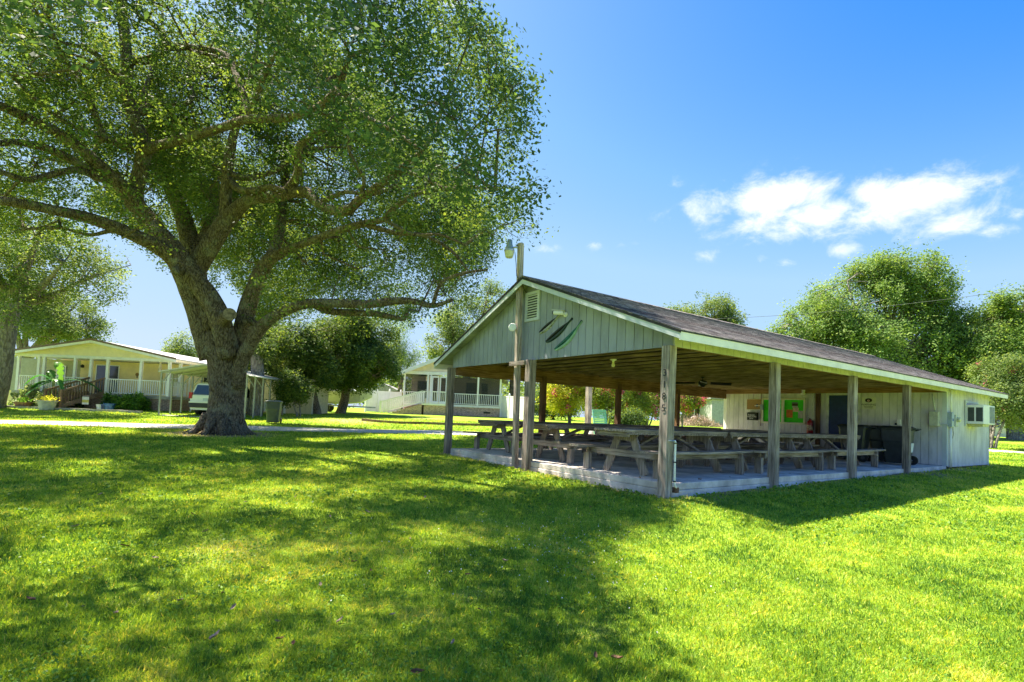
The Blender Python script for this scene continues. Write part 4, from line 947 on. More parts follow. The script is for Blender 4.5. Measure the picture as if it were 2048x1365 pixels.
    # sawn stub
    lp([(440, 655, 17, D0-.5), (452, 636, 16, D0-1.0), (458, 630, 15, D0-1.25)], 14)
    lp([(350, 528, 10, D0-.9), (352, 545, 8, D0-1.5)], 10)
    mb = L.mb
    nodes = np.array([q for q, r in L.nodes]); nr = np.array([r for q, r in L.nodes])
    # ---- crown: twig ends sampled in a wide, drooping dome; kept where the oak's outline allows
    outline = [(-900, -1500), (930, -1500), (940, -60), (952, 5), (1000, 45), (1030, 90), (1050, 130), (1072, 190), (1070, 240), (1060, 290), (1078, 330), (1092, 400), (1080, 455), (1010, 478), (985, 500), (990, 545), (950, 585), (900, 622), (860, 650), (800, 645), (700, 640),
               (610, 632), (550, 650), (505, 660), (500, 600), (465, 560), (452, 520), (430, 560), (410, 540), (345, 535), (310, 500), (255, 478), (180, 470), (140, 500), (60, 470), (0, 500), (-300, 520), (-900, 520)]
    near_ok = [(-900, -1500), (930, -1500), (945, -60), (1000, 45), (1050, 130), (1075, 200), (1060, 290), (1088, 380), (1080, 440), (1000, 440), (900, 400), (820, 350), (700, 290), (600, 240), (540, 200), (470, 120), (430, 50), (330, -20), (230, -10), (120, 40), (60, 120), (20, 200), (-300, 240), (-900, 300)]
    sunny = [(1345, 1000), (1440, 1018), (1545, 1062), (2048, 965), (2600, 940), (2600, 1700), (1270, 1700), (1290, 1365), (1300, 1290), (1245, 1230), (1190, 1130), (1185, 1075), (1240, 1040), (1330, 1050)]
    gaps = [(120, 1075, 150, 38), (60, 1120, 90, 22), (430, 1118, 90, 34), (300, 985, 60, 14), (560, 975, 70, 14), (520, 1005, 40, 8), (670, 935, 45, 14), (610, 1010, 45, 12), (870, 1065, 70, 26), (740, 1070, 40, 16), (620, 1090, 50, 18), (150, 945, 90, 9), (70, 905, 90, 6), (300, 902, 50, 6), (430, 915, 60, 6),
            (500, 912, 50, 5), (760, 920, 50, 8), (980, 985, 50, 16), (820, 968, 40, 9), (250, 1055, 80, 20), (870, 890, 60, 7), (640, 895, 60, 6)]
    def inside(px, py, poly):
        c = np.zeros(len(px), bool); n = len(poly)
        for i in range(n):
            x1, y1 = poly[i]; x2, y2 = poly[(i+1) % n]
            m = ((y1 > py) != (y2 > py)); c ^= m & (px < (x2-x1)*(py-y1)/((y2-y1)+1e-9)+x1)
        return c
    under_poly = [(430, 225), (640, 240), (710, 262), (840, 350), (960, 440), (950, 560), (860, 610), (500, 610), (470, 520), (430, 430)]
    def allow(P):
        px, py, z = to_px(P)
        jx = (vnoise(P[:, 0]*1.1, P[:, 1]*1.1+P[:, 2]*.8, 1, 61)-.22)*105; jy = (vnoise(P[:, 0]-P[:, 2], P[:, 1], 1.2, 62)-.5)*70
        px = px+jx*(px > 700); py = py+jy*(py > 420); keep = (z > 3.0) | (P[:, 2] > 5)
        inp = inside(px, py, outline); front = z > 1.0
        keep &= inp | ~front
        near = (z < D0-6.2) & front
        keep &= ~near | inside(px, py, near_ok) | (py < -60)
        keep &= ~((z < D0-2.2) & front & inside(px, py, under_poly) & (rng.uniform(0, 1, len(P)) < .78))
        # where its shade falls on the grass
        t = (P[:, 2]+.35)/SUN[2]; G = P-SUN*t[:, None]; gx, gy, gzz = to_px(G); gf = gzz > 1.2
        keep &= ~(gf & inside(gx, gy, sunny))
        hole = np.zeros(len(P))
        for a, b, w, h in gaps: hole = np.maximum(hole, np.exp(-(((gx-a)/w)**2+((gy-b)/h)**2)))
        keep &= ~(gf & (rng.uniform(0, 1, len(P)) < hole*1.9-.55))
        keep &= ~(gf & (G[:, 0] > -.6) & (G[:, 1] < -1.6) & (gx > 1300))
        far = (gy < 858) & gf & (gx < 900); keep &= ~(far & (rng.uniform(0, 1, len(P)) < .5))
        return keep
    c0 = base+np.array([0, 0, 0]); N = 260000
    az = rng.uniform(0, 2*math.pi, N)
    toward = -(np.cos(az)*FH[0]+np.sin(az)*FH[1]); side = np.cos(az)*RGT[0]+np.sin(az)*RGT[1]
    Rmax = 10.8+7.2*np.clip(toward, 0, 1)**1.5-2.0*np.clip(-toward, 0, 1)+.8*np.sin(az*5)
    u = rng.uniform(0, 1, N); rr = Rmax*np.sqrt(u)
    rn = rr/Rmax
    ztop = 4.6+10.2*np.sqrt(np.clip(1-rn**2.3, 0, 1))+2.2*np.clip(toward, 0, 1)*rn
    zbot = 4.3+3.6*(1-rn**1.6)-.7*np.clip(toward, 0, 1)*rn*np.clip(side+.4, 0, 1)
    hh = rng.uniform(0, 1, N); hh = np.where(rng.uniform(0, 1, N) < .5, hh**.45, hh)
    P = np.stack([c0[0]+np.cos(az)*rr, c0[1]+np.sin(az)*rr, zbot+(ztop-zbot)*hh-.3], -1)
    clump = vnoise(P[:, 0]+P[:, 2]*.7, P[:, 1]-P[:, 2]*.5, .62, 21)*.6+vnoise(P[:, 0]-P[:, 2], P[:, 1]+P[:, 2], 1.5, 22)*.4
    P = P[(clump > .54)]
    # hanging skirt on the right-hand and near-right side
    n2 = 17000; px = rng.uniform(480, 1092, n2); py = rng.uniform(380, 650, n2); P2 = np.array([at(a, b, d) for a, b, d in zip(px, py, rng.uniform(D0-5, D0+2.5, n2))])
    c2 = vnoise(P2[:, 0]+P2[:, 2]*.9, P2[:, 1]-P2[:, 2]*.6, 1.0, 31); P2 = P2[c2 > .56][:3300]
    n3 = 5000; px = rng.uniform(440, 1085, n3); py = rng.uniform(-60, 440, n3); P3 = np.array([at(a, b, d) for a, b, d in zip(px, py, rng.uniform(9.2, 12.0, n3)+np.abs(px-1085)*.0008)])
    c3 = vnoise(P3[:, 0]+P3[:, 2]*.9, P3[:, 1]-P3[:, 2]*.6, 1.1, 33); P3 = P3[c3 > .46][:2600]
    n4 = 4000; px = rng.uniform(-60, 330, n4); py = rng.uniform(360, 500, n4); P4 = np.array([at(a, b, d) for a, b, d in zip(px, py, rng.uniform(13.5, 18, n4))])[:700]
    P = np.concatenate([P, P2, P3, P4]); P = P[allow(P)]
    px_, py_, z_ = to_px(P); vis = (py_ > -80) & (z_ > 1) & (px_ > -60)
    V1, V2 = P[vis], P[~vis]; print('clusters', len(V1), len(V2))
    if len(V1) > 15500: V1 = V1[rng.choice(len(V1), 14800, replace=False)]
    if len(V2) > 5500: V2 = V2[rng.choice(len(V2), 5500, replace=False)]
    P = np.concatenate([V1, V2])
    print('hero clusters', len(P))
    # twigs: grow each cluster's twig from the nearest limb, big ones first, sharing way-points
    tw = MB(); sel = rng.choice(len(V1), 3400, replace=False)
    sec = P[sel[:260]]-base; segs = []
    NN = nodes.copy()
    for q in sec:
        j = np.argmin(((NN-q)**2).sum(1)); a = NN[j]; l = np.linalg.norm(q-a)
        if l > 3.2: continue
        m1 = a+(q-a)*.35+rng.normal(size=3)*.15*l; m2 = a+(q-a)*.7+rng.normal(size=3)*.13*l
        r0 = min(.03+.010*l, .07)
        tw.tube([a, m1, m2, q], [r0, r0*.7, r0*.45, .012], 6, cap=False)
        segs += [m1, m2, q]
    NN = np.concatenate([nodes, np.array(segs)])
    for i in sel[260:]:
        q = P[i]-base; j = np.argmin(((NN-q)**2).sum(1)); a = NN[j]; l = np.linalg.norm(q-a)
        if l > 1.6: continue
        w1, w2, w3 = (rng.normal(size=3)*.10*l for _ in range(3)); tw.tube([a, a+(q-a)*.25+w1, a+(q-a)*.5+w1*.5+w2, a+(q-a)*.75+w3, q], [.016, .013, .010, .007, .004], 4, cap=False)
    mb.build('trunk', BARK, root, smooth=True)
    tw.build('branches', BARK, root, smooth=True)
    MB().disc(at(459.5, 629, D0-1.32)-base, .20, at(459.5, 629, D0-1.6)-at(452, 636, D0-1.0), .02, 16).build('sawn_face', mat('sawn_wood', (.34, .27, .19), rough=.9, scale=10, var=.3), root)
    per = 32
    cl = len(P); zc = (P[:, 2]-5)/9
    elong = rng.normal(size=(cl, 3)); elong[:, 2] *= .5; elong /= np.linalg.norm(elong, axis=1)[:, None]
    Q = P[:, None, :]+rng.normal(size=(cl, per, 3))*.13+elong[:, None, :]*rng.uniform(-.42, .42, (cl, per, 1))
    zn = to_px(P)[2]; big = vnoise(P[:, 0]+P[:, 2], P[:, 1]-P[:, 2]*.4, .5, 91)
    ct = rng.uniform(.0, .38, cl)+.30*big+.28*sstep(10.5, 14.5, zn)-.08; ct = np.repeat(ct, per); Q = Q.reshape(-1, 3)  # nearest sprays duller; backlit yellow of the inner crown put into the tint
    tint = ct+rng.normal(size=len(Q))*.16
    o_ = P-(base+np.array([0, 0, 6.5])); o_ /= np.linalg.norm(o_, axis=1)[:, None]; cnv = o_*.4+np.array([0, 0, .75])+rng.normal(size=P.shape)*.5; cnv /= np.linalg.norm(cnv, axis=1)[:, None]
    V, F, T = leaf_cards(Q-base, .095, rng, .52, tint, var=.5, N=np.repeat(cnv, per, 0))
    np_mesh('crown', V, F, OAKLEAF, root, {'tint': T})
hero()

# ---- background trees
def tr(*a, **k): return tree(*a, **k)
tr('oak_tree', 'broad pale-barked oak cut by the left edge, in front of the yellow house', 'tree', gat(-20, 27.5), .58, [ell(60, 540, 120, 60, 27), ell(175, 560, 62, 62, 27), ell(-60, 480, 150, 90, 27), ell(120, 500, 90, 50, 27.5), ell(20, 620, 60, 40, 26)], 1500, 20, .13, MIDLEAF, BARK2, seed=1, spread=.4, fork=.75)
tr('oak_tree', 'grey-green tree with forked brown limbs rising behind the yellow house porch', 'tree', gat(30, 44), .55, [ell(90, 650, 80, 38, 44), ell(150, 660, 50, 30, 44), ell(60, 600, 60, 50, 44), ell(120, 610, 60, 32, 44)], 1300, 20, .17, MIDLEAF, BARK2, seed=2, spread=.55)
tr('small_tree', 'small dark feathery tree above the carport, left of the oak trunk', 'tree', gat(368, 52), .25, [ell(366, 700, 36, 36, 52), ell(350, 720, 30, 30, 52), ell(385, 730, 30, 26, 52)], 450, 18, .2, MIDLEAF, seed=3, spread=.6)
q4 = on_ground(632, 829); d4 = float((q4-CAM)@FWD)
tr('oak_tree', 'dark dense oak behind the waste cart, left of a matching pair', 'tree', q4, .30, [ell(600, 715, 75, 62, d4), ell(655, 690, 70, 60, d4), ell(560, 700, 55, 55, d4+1), ell(625, 740, 60, 45, d4-.5), ell(535, 725, 45, 45, d4), ell(520, 680, 40, 40, d4)], 3300, 22, .15, DARKLEAF, seed=4, spread=.45)
q5 = on_ground(682, 827); d5 = float((q5-CAM)@FWD)
tr('oak_tree', 'dark dense oak nearer the beige house, right of a matching pair', 'tree', q5, .33, [ell(730, 690, 75, 62, d5), ell(752, 715, 52, 50, d5), ell(690, 670, 70, 50, d5), ell(700, 745, 60, 40, d5), ell(775, 745, 30, 24, d5)], 3300, 22, .15, DARKLEAF, seed=5, spread=.45)
q6 = on_ground(598, 834); d6 = float((q6-CAM)@FWD)
tr('small_tree', 'low twin-stemmed dark bushy tree on the lawn right of the waste cart', 'tree', q6, .055, [ell(582, 772, 28, 28, d6), ell(600, 786, 20, 20, d6), ell(568, 790, 16, 18, d6)], 520, 20, .11, DARKLEAF, BARK2, seed=6, spread=.3, stems=2)
tr('oak_tree', 'thick reddish trunk between carport and big oak with sparse crown', 'tree', gat(510, 30), .40, [ell(530, 690, 45, 30, 31), ell(500, 680, 40, 28, 31)], 420, 18, .14, DARKLEAF, BARK2, seed=7, spread=.4, fork=.8)
tr('pine_tree', 'bright green pine tuft standing behind the dark oaks', 'tree', gat(800, 50), .28, [ell(800, 675, 26, 34, 50), ell(812, 710, 30, 26, 50), ell(790, 730, 32, 24, 50)], 420, 22, .2, FARLEAF, seed=8, spread=.55, aspect=.2)
tr('oak_tree', 'pale leafy tree rising directly behind the beige house roof', 'tree', gat(930, 62), .5, [ell(930, 650, 60, 50, 62), ell(885, 690, 42, 36, 62), ell(985, 610, 42, 40, 62), ell(970, 690, 60, 50, 62)], 1500, 20, .22, MIDLEAF, seed=9, spread=.7)
tr('oak_tree', 'forked dark tree right of the beige house, seen under the gable', 'tree', gat(1020, 52), .45, [ell(1015, 735, 40, 22, 52), ell(1060, 735, 45, 25, 52), ell(1035, 705, 50, 30, 53)], 700, 18, .2, DARKLEAF, seed=10, spread=.6, fork=.8)
tr('holly_bush', 'very dark evergreen behind the fence, left of the yellow-green crape myrtle', 'bush', gat(1105, 44), .15, [ell(1095, 790, 26, 38, 44), ell(1120, 800, 30, 40, 44)], 600, 18, .17, DARKLEAF, seed=12, spread=.45)
tr('crape_myrtle', 'yellow-green crape myrtle with pink blossoms seen past the middle gable post', 'flowering tree', gat(1140, 36), .05, [ell(1130, 775, 40, 40, 36), ell(1115, 800, 34, 32, 36), ell(1160, 790, 38, 42, 36), ell(1150, 745, 44, 25, 36)], 1100, 20, .12, YELLEAF, BARK2, seed=13, spread=.35, stems=4, flowers=(PINK, 46, .13))
tr('crape_myrtle', 'taller crape myrtle with bare tan stems behind the green chair', 'flowering tree', gat(1215, 35), .06, [ell(1215, 760, 48, 30, 35), ell(1250, 785, 46, 42, 35), ell(1200, 790, 38, 30, 35.5)], 950, 20, .12, CRAPE, BARK2, seed=14, spread=.35, stems=5, flowers=(PINK, 52, .13))
tr('crape_myrtle', 'crape myrtle with many pink blossoms just left of the numbered post', 'flowering tree', gat(1295, 36), .05, [ell(1300, 780, 40, 34, 36), ell(1325, 800, 34, 34, 36), ell(1280, 810, 34, 26, 35)], 900, 20, .12, CRAPE, BARK2, seed=15, spread=.35, stems=3, flowers=(PINK, 80, .13))
tr('crape_myrtle', 'crape myrtle crowded with pink blossoms right of the numbered post', 'flowering tree', gat(1365, 38), .05, [ell(1365, 790, 26, 26, 38), ell(1378, 805, 22, 20, 38)], 380, 20, .12, CRAPE, BARK2, seed=16, spread=.3, stems=3, flowers=(PINK, 96, .13))
tr('holly_bush', 'dark rounded bush low behind the picnic tables under the crape myrtles', 'bush', gat(1262, 32), .08, [ell(1262, 838, 30, 20, 32), ell(1235, 842, 16, 12, 32)], 420, 18, .11, DARKLEAF, seed=17, spread=.3)
tr('oak_tree', 'shady oak with wide black trunk behind the birdbath pole', 'tree', gat(1375, 50), .75, [ell(1400, 775, 50, 32, 50), ell(1430, 790, 45, 30, 50), ell(1370, 760, 50, 28, 51), ell(1440, 760, 50, 30, 51)], 1200, 18, .2, DARKLEAF, seed=18, spread=.6, fork=.6)
tr('oak_tree', 'rounded tree showing above the middle of the pavilion roof', 'tree', gat(1410, 66), .5, [ell(1395, 640, 55, 42, 66), ell(1450, 655, 40, 40, 66), ell(1410, 690, 80, 50, 66), ell(1340, 650, 16, 28, 66), ell(1430, 620, 40, 30, 66)], 2000, 20, .22, MIDLEAF, seed=19, spread=.65)
tr('oak_tree', 'largest tree behind the pavilion, its tall domed crown below the clouds', 'tree', gat(1740, 46), .7, [ell(1700, 620, 90, 72, 46), ell(1800, 590, 90, 78, 46), ell(1870, 640, 60, 80, 46), ell(1610, 660, 65, 52, 46), ell(1770, 555, 70, 44, 46), ell(1740, 720, 150, 70, 46), ell(1850, 730, 90, 70, 47), ell(1850, 550, 42, 38, 46), ell(1915, 640, 26, 40, 46), ell(1580, 690, 50, 42, 46), ell(1950, 660, 55, 45, 46), ell(1960, 720, 60, 50, 46), ell(1660, 640, 60, 55, 46)], 7600, 20, .19, FARLEAF, BARK2, seed=20, spread=.6)
tr('oak_tree', 'leafy tree rising at the right edge behind the crape myrtle', 'tree', gat(2030, 42), .5, [ell(2030, 640, 60, 48, 42), ell(1975, 700, 60, 48, 42), ell(2060, 720, 70, 70, 42), ell(2010, 770, 60, 50, 42), ell(1940, 740, 50, 42, 44), ell(2040, 610, 50, 36, 42)], 3800, 20, .17, FARLEAF, BARK2, seed=21, spread=.55)
q22 = on_ground(1984, 897); d22 = float((q22-CAM)@FWD)
tr('crape_myrtle', 'arching crape myrtle with scattered pink blossoms beside the pavilion end wall', 'flowering tree', q22, .07, [ell(2010, 790, 46, 42, d22), ell(1995, 745, 40, 34, d22+.5), ell(2045, 800, 45, 50, d22), ell(2075, 770, 50, 60, d22)], 1400, 20, .11, MIDLEAF, BARK2, seed=22, spread=.35, stems=4, flowers=(PINK, 22, .07))

# far woods: one continuous mass along the horizon
def far_woods():
    rng = np.random.default_rng(77); P = []
    for i in range(2600):
        a = rng.uniform(-1.25, 1.25); D = rng.uniform(95, 125)
        h = 5.5+2.5*vnoise(a*14, 0, 1, 5)+1.5*vnoise(a*40, 0, 1, 6)
        q = CAM+(FH*D+RGT*a*D*1.0); P.append((q[0], q[1], .8+h*rng.uniform(0, 1)**.6))
    P = np.array(P); Q = (P[:, None, :]+rng.normal(size=(len(P), 26, 3))*np.array([1.5, 1.5, .6])).reshape(-1, 3)
    V, F, T = leaf_cards(Q, .62, rng, .7); o = np_mesh('far_woods', V, F, MIDLEAF, None, {'tint': T}); prop(o, 'low line of distant woods along the horizon', 'woods', kind='stuff')
far_woods()

# ------------------------------------------------------------------ yellow house
def lap(mb, x0, x1, z0, z1, y, n=None, zf=None, flip=False):
    """horizontal lap siding on a wall facing -y; zf(z) may give (x0, x1)"""
    n = n or max(2, int((z1-z0)/.13)); h = (z1-z0)/n
    for i in range(n):
        a, b = z0+h*i, z0+h*(i+1); xa, xb = (zf(a) if zf else (x0, x1)); xc, xd = (zf(b) if zf else (x0, x1))
        if xb-xa < .02: continue
        mb.add([(xa, y-.022, a), (xb, y-.022, a), (xd, y-.004, b), (xc, y-.004, b), (xa, y+.01, a), (xb, y+.01, a)], [(0, 1, 2, 3), (0, 4, 5, 1)])
    return mb
def lap_x(mb, y0, y1, z0, z1, x, sgn=1):
    n = max(2, int((z1-z0)/.13)); h = (z1-z0)/n
    for i in range(n):
        a, b = z0+h*i, z0+h*(i+1)
        mb.add([(x+sgn*.022, y0, a), (x+sgn*.022, y1, a), (x+sgn*.004, y1, b), (x+sgn*.004, y0, b), (x-.01*sgn, y0, a), (x-.01*sgn, y1, a)], [(0, 1, 2, 3), (0, 4, 5, 1)])
    return mb
def railing(parent, p, q, h=.85, sp=.13, m=None, name='railing', bal=.035):
    m = m or VINYL; p, q = Vector(p), Vector(q); L = (q-p).length; d = (q-p)/L; mb = MB(); u = Vector((0, 0, 1))
    mb.beam(p+u*h, q+u*h, .06, .05); mb.beam(p+u*.08, q+u*.08, .045, .045)
    n = int(L/sp)
    for i in range(n+1):
        c = p+d*(L*(i+.5)/(n+1)); mb.box(c.x-bal/2, c.y-bal/2, c.z+.1, c.x+bal/2, c.y+bal/2, c.z+h-.02)
    return mb.build(name, m, parent)
def window(parent, x0, x1, z0, z1, y, gl, frm=None, cols=1, rows=2, name='window'):
    frm = frm or VINYL; f = MB(); w = .05
    f.box(x0-w, y-.05, z0-w, x0, y-.01, z1+w); f.box(x1, y-.05, z0-w, x1+w, y-.01, z1+w); f.box(x0, y-.05, z0-w, x1, y-.01, z0); f.box(x0, y-.05, z1, x1, y-.01, z1+w)
    for i in range(1, cols): c = x0+(x1-x0)*i/cols; f.box(c-.02, y-.045, z0, c+.02, y-.012, z1)
    for i in range(1, rows): c = z0+(z1-z0)*i/rows; f.box(x0, y-.044, c-.02, x1, y-.013, c+.02)
    o = f.build(name, frm, parent); MB().box(x0, y-.036, z0, x1, y-.028, z1).build('pane', gl, o); return o
GLASS = mat('dark_glass', (.03, .04, .05), rough=.08, var=.1, bump=0, spec=.8); BLIND = mat('blue_blind', (.22, .33, .42), rough=.3, var=.2, scale=3, stretch=(1, 1, 12))
SCREEN = mat('insect_screen', (.11, .10, .095), rough=.6, var=.1)
YEL = mat('yellow_siding', (.92, .72, .38), rough=.7, var=.06, scale=2, bump=.05); YEL2 = mat('pale_yellow_siding', (.95, .82, .54), rough=.7, var=.05, scale=2, bump=.05)
TAN = mat('tan_siding', (.86, .71, .60), rough=.7, var=.06, scale=2, bump=.05)
BRK = brick('red_brick', (.30, .17, .13), (.20, .12, .10), (.38, .35, .31), bw=.22, rh=.075, msize=.01)
BRK2 = brick('brown_brick', (.52, .32, .24), (.32, .20, .16), (.56, .50, .44), bw=.22, rh=.075, msize=.01)
ROOFM = mat('brown_metal_roof', (.20, .13, .09), rough=.5, var=.1); ROOFW = mat('white_metal_roof', (.62, .60, .58), rough=.4, var=.06)
def yellow_house():
    b = gat(183, 30.0); t = thing('yellow_house', 'yellow lap-sided house with white railed porch and low brown-edged gable', 'house', b, FACE)
    fl, bz, ez, pk = .85, 2.80, 3.05, 3.84
    G = 4.5
    # floor, brick skirt
    MB().box(-G-.05, 0, fl-.16, G-.0, 1.8, fl).build('porch_floor', wood('deck_grey', (.40, .38, .34), (.25, .23, .2), 'y'), t)
    MB().box(-G, .06, -.3, G-.05, .16, fl-.162).build('foundation', BRK, t)
    MB().box(G-.15, .16, -.3, G-.05, 13, fl-.17).build('foundation', BRK, t)
    # gable front
    zf = lambda z: ((-G+.02, G-.02) if z < ez-.1 else (-(pk-z)/(pk-ez+.1)*G+.05, (pk-z)/(pk-ez+.1)*G-.05))
    lap(MB(), 0, 0, bz+.16, pk-.06, .03, zf=zf).build('gable_siding', YEL2, t)
    MB().box(-G, 0, bz, G, .12, bz+.16).build('porch_beam', WHITE, t)
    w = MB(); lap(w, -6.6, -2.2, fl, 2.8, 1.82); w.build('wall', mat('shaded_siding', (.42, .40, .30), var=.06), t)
    w = MB(); lap(w, -2.2, G, fl, 2.8, 1.8); w.build('wall', YEL, t)
    w = MB(); lap_x(w, 1.8, 13, fl-.16, 2.95, G-.1); w.build('side_wall', YEL2, t)
    MB().box(-6.6, 1.85, -.2, G-.13, 12.95, 2.79).build('body', YEL, t)
    MB().box(G-.16, 1.74, fl-.1, G-.06, 1.84, 2.9).build('corner_trim', WHITE, t)
    MB().box(-G+.1, .13, bz+.02, G-.1, 1.78, bz+.05).build('porch_ceiling', WHITE, t)
    # roof planes
    for s in (-1, 1):
        r = MB(); e = G+.35
        r.hexa([(0, -.35, pk-.01), (s*e, -.35, ez-.12), (s*e, 13.4, ez-.12), (0, 13.4, pk-.01), (0, -.35, pk+.05), (s*e, -.35, ez-.06), (s*e, 13.4, ez-.06), (0, 13.4, pk+.05)] if s > 0 else
               [(s*e, -.35, ez-.12), (0, -.35, pk-.01), (0, 13.4, pk-.01), (s*e, 13.4, ez-.12), (s*e, -.35, ez-.06), (0, -.35, pk+.05), (0, 13.4, pk+.05), (s*e, 13.4, ez-.06)])
        r.build('roof', ROOFW if s > 0 else ROOFM, t)
        f = MB(); f.prism([(0, -.38, pk-.16), (s*e, -.38, ez-.26), (s*e, -.38, ez-.13), (0, -.38, pk-.02)], (0, .025, 0)); f.build('rake_trim', WHITE, t)
        f = MB(); f.prism([(0, -.39, pk-.018), (s*e, -.39, ez-.128), (s*e, -.39, ez-.02), (0, -.39, pk+.09)], (0, .035, 0)); f.build('roof_edge', ROOFM, t)
    MB().box(G+.33, -.35, ez-.24, G+.36, 13.3, ez-.13).build('eave_fascia', YEL2, t)
    for x in (-4.3, -3.15, -2.85, -1.1, -.2, .75, 2.65, 4.25): MB().box(x-.07, .0, fl, x+.07, .12, bz).build('post', VINYL, t)
    MB().box(4.2, .95, fl, 4.34, 1.07, bz).build('post', VINYL, t)
    for a, b_ in ((-4.3, -3.15), (-2.85, -1.1), (-1.1, -.2), (.75, 2.65), (2.65, 4.25)): railing(t, (a+.07, .05, fl), (b_-.07, .05, fl))
    railing(t, (4.28, .12, fl), (4.28, 1.7, fl))
    o = window(t, -1.2, .1, fl+.05, 2.55, 1.8, GLASS, cols=2, rows=1, name='patio_door'); window(t, -3.55, -3.1, 1.25, 2.4, 1.8, BLIND)
    window(t, 1.1+1.9, 1.1+2.7, 1.5, 2.4, 1.8, mat('curtained_glass', (.45, .40, .22), rough=.2), rows=2)
    # stairs running down towards the lawn
    WB = wood('brown_stair', (.28, .19, .12), (.14, .09, .06), 'x'); n = 6; d = Vector((-.55, -1.0, 0)).normalized()
    st = MB()
    for i in range(n):
        c = Vector((.27, -.0, 0))+d*(.15+.3*i); z = fl-.14*(i+1)
        st.beam(c+Vector((-.42, .18, z)), c+Vector((.42, -.18, z)), .28, .04)
    st.build('stairs', WB, t)
    for s, x in ((-1, -.17), (1, .7)):
        mb = MB(); a = Vector((x, -.02, fl)); e = a+d*1.95+Vector((0, 0, -fl-.02)); u = Vector((0, 0, 1))
        mb.beam(a+u*.88, e+u*.92, .05, .1); mb.beam(a+u*.05, e+u*.1, .05, .22); mb.beam(e, e+u*1.0, .1, .1)
        for i in range(15): c = a.lerp(e, (i+.5)/15); mb.beam(c+u*.05, c+u*.9, .035, .035)
        mb.build('stair_railing', WB, t)
    # hanging ornaments and lantern
    MB().box(.65+.55, 1.76, 1.9, .65+.62, 1.78, 2.15).build('ornament', ROOFM, t); MB().disc((1.23, 1.775, 2.1), .1, (0, -1, 0), .02).build('ornament', mat('bronze', (.35, .2, .06), metal=.5), t)
    MB().lathe([(0, .0), (.09, .02), (.1, .15), (.03, .2), (0, .2)], 12, (-1.95, 1.6, 2.35)).build('lantern', BLACK, t, smooth=True)
    MB().tube([(3.55, .3, 2.8), (3.55, .3, 2.3)], [.05, .09], 8).build('wind_chime', mat('chime', (.7, .6, .4)), t)
    wd = MB()
    lap_x(wd, 0, .01, 0, .2, 0)
    window(t, 0, 1, 0, 1, 0, GLASS) if False else None
    sw = MB(); sw.box(G-.085, 3.2, 1.3, G-.05, 3.9, 2.5); sw.build('side_window', GLASS, t)
    MB().lathe([(0, 0), (.2, 0), (.2, .04), (0, .05)], 16).build('wall_dish', mat('dish_grey', (.4, .42, .42)), t, loc=(G-.04, 3.5, 2.55)).rotation_euler = (0, R(90), 0)
yellow_house()

# garden in front of the yellow house
HL = lambda x, y: (lambda q: np.array([q[0], q[1], gz(q[0], q[1])]))(gat(183, 30.0)+RGT*x+FH*y)
def shrub(name, label, c, rx, rz, n, m, ls=.1, seed=0, cat='shrub', per=16, stems=4):
    rng = np.random.default_rng(seed); root = thing(name, label, cat, c)
    d = rng.normal(size=(n, 3)); d /= np.linalg.norm(d, axis=1)[:, None]; d[:, 2] = np.abs(d[:, 2]); rr = rng.uniform(.45, 1, n)**.5*(1+.2*np.sin(d[:, 0]*6+seed))
    P = d*rr[:, None]*np.array([rx, rx*.7, rz])
    P = np.stack([P[:, 0]*RGT[0]+P[:, 1]*FH[0], P[:, 0]*RGT[1]+P[:, 1]*FH[1], P[:, 2]+.05], -1)
    Q = (P[:, None]+rng.normal(size=(n, per, 3))*.07).reshape(-1, 3); V, F, T = leaf_cards(Q, ls, rng, .6, np.repeat(rng.uniform(.1, .9, n), per)+rng.normal(size=n*per)*.15)
    np_mesh('foliage', V, F, m, root, {'tint': T})
    mb = MB()
    for k in range(stems*3): q = P[k % len(P)]*.8; mb.tube([(0, 0, -.05), q*.5+np.array([0, 0, .02]), q], [.02, .014, .006], 5, cap=False)
    mb.build('stem', BARK2, root); return root
VAR = leafmat('variegated_leaf', (.16, .26, .07), (.42, .48, .22), (.68, .70, .45), trans=.3, tcol=(1.2, 1.2, .7))
GRN = leafmat('glossy_leaf', (.04, .10, .02), (.09, .20, .03), (.22, .36, .06), trans=.35, tcol=(1.6, 1.7, .6), gloss=.3)
shrub('variegated_shrub', 'pale cream-edged shrub below the left porch railing', HL(-2.9, -.7), .85, .95, 170, VAR, .13, 1)
shrub('variegated_shrub', 'pale cream-edged shrub beside the banana plant', HL(-1.6, -.8), .8, .9, 160, VAR, .13, 2)
shrub('green_shrub', 'dark green shrub right behind the banana plant by the stairs', HL(-.9, -.25), .5, 1.0, 110, DARKLEAF, .13, 3)
shrub('green_shrub', 'bright green shrub right of the brown stairs', HL(1.35, -.35), .5, .75, 90, GRN, .12, 4)
shrub('green_shrub', 'large glossy green shrub under the right porch railing', HL(2.75, -.5), .85, .9, 190, GRN, .13, 5)
shrub('green_shrub', 'low ground ivy around the foot of the left-edge oak', HL(-4.6, -1.6), .7, .35, 90, DARKLEAF, .1, 6)
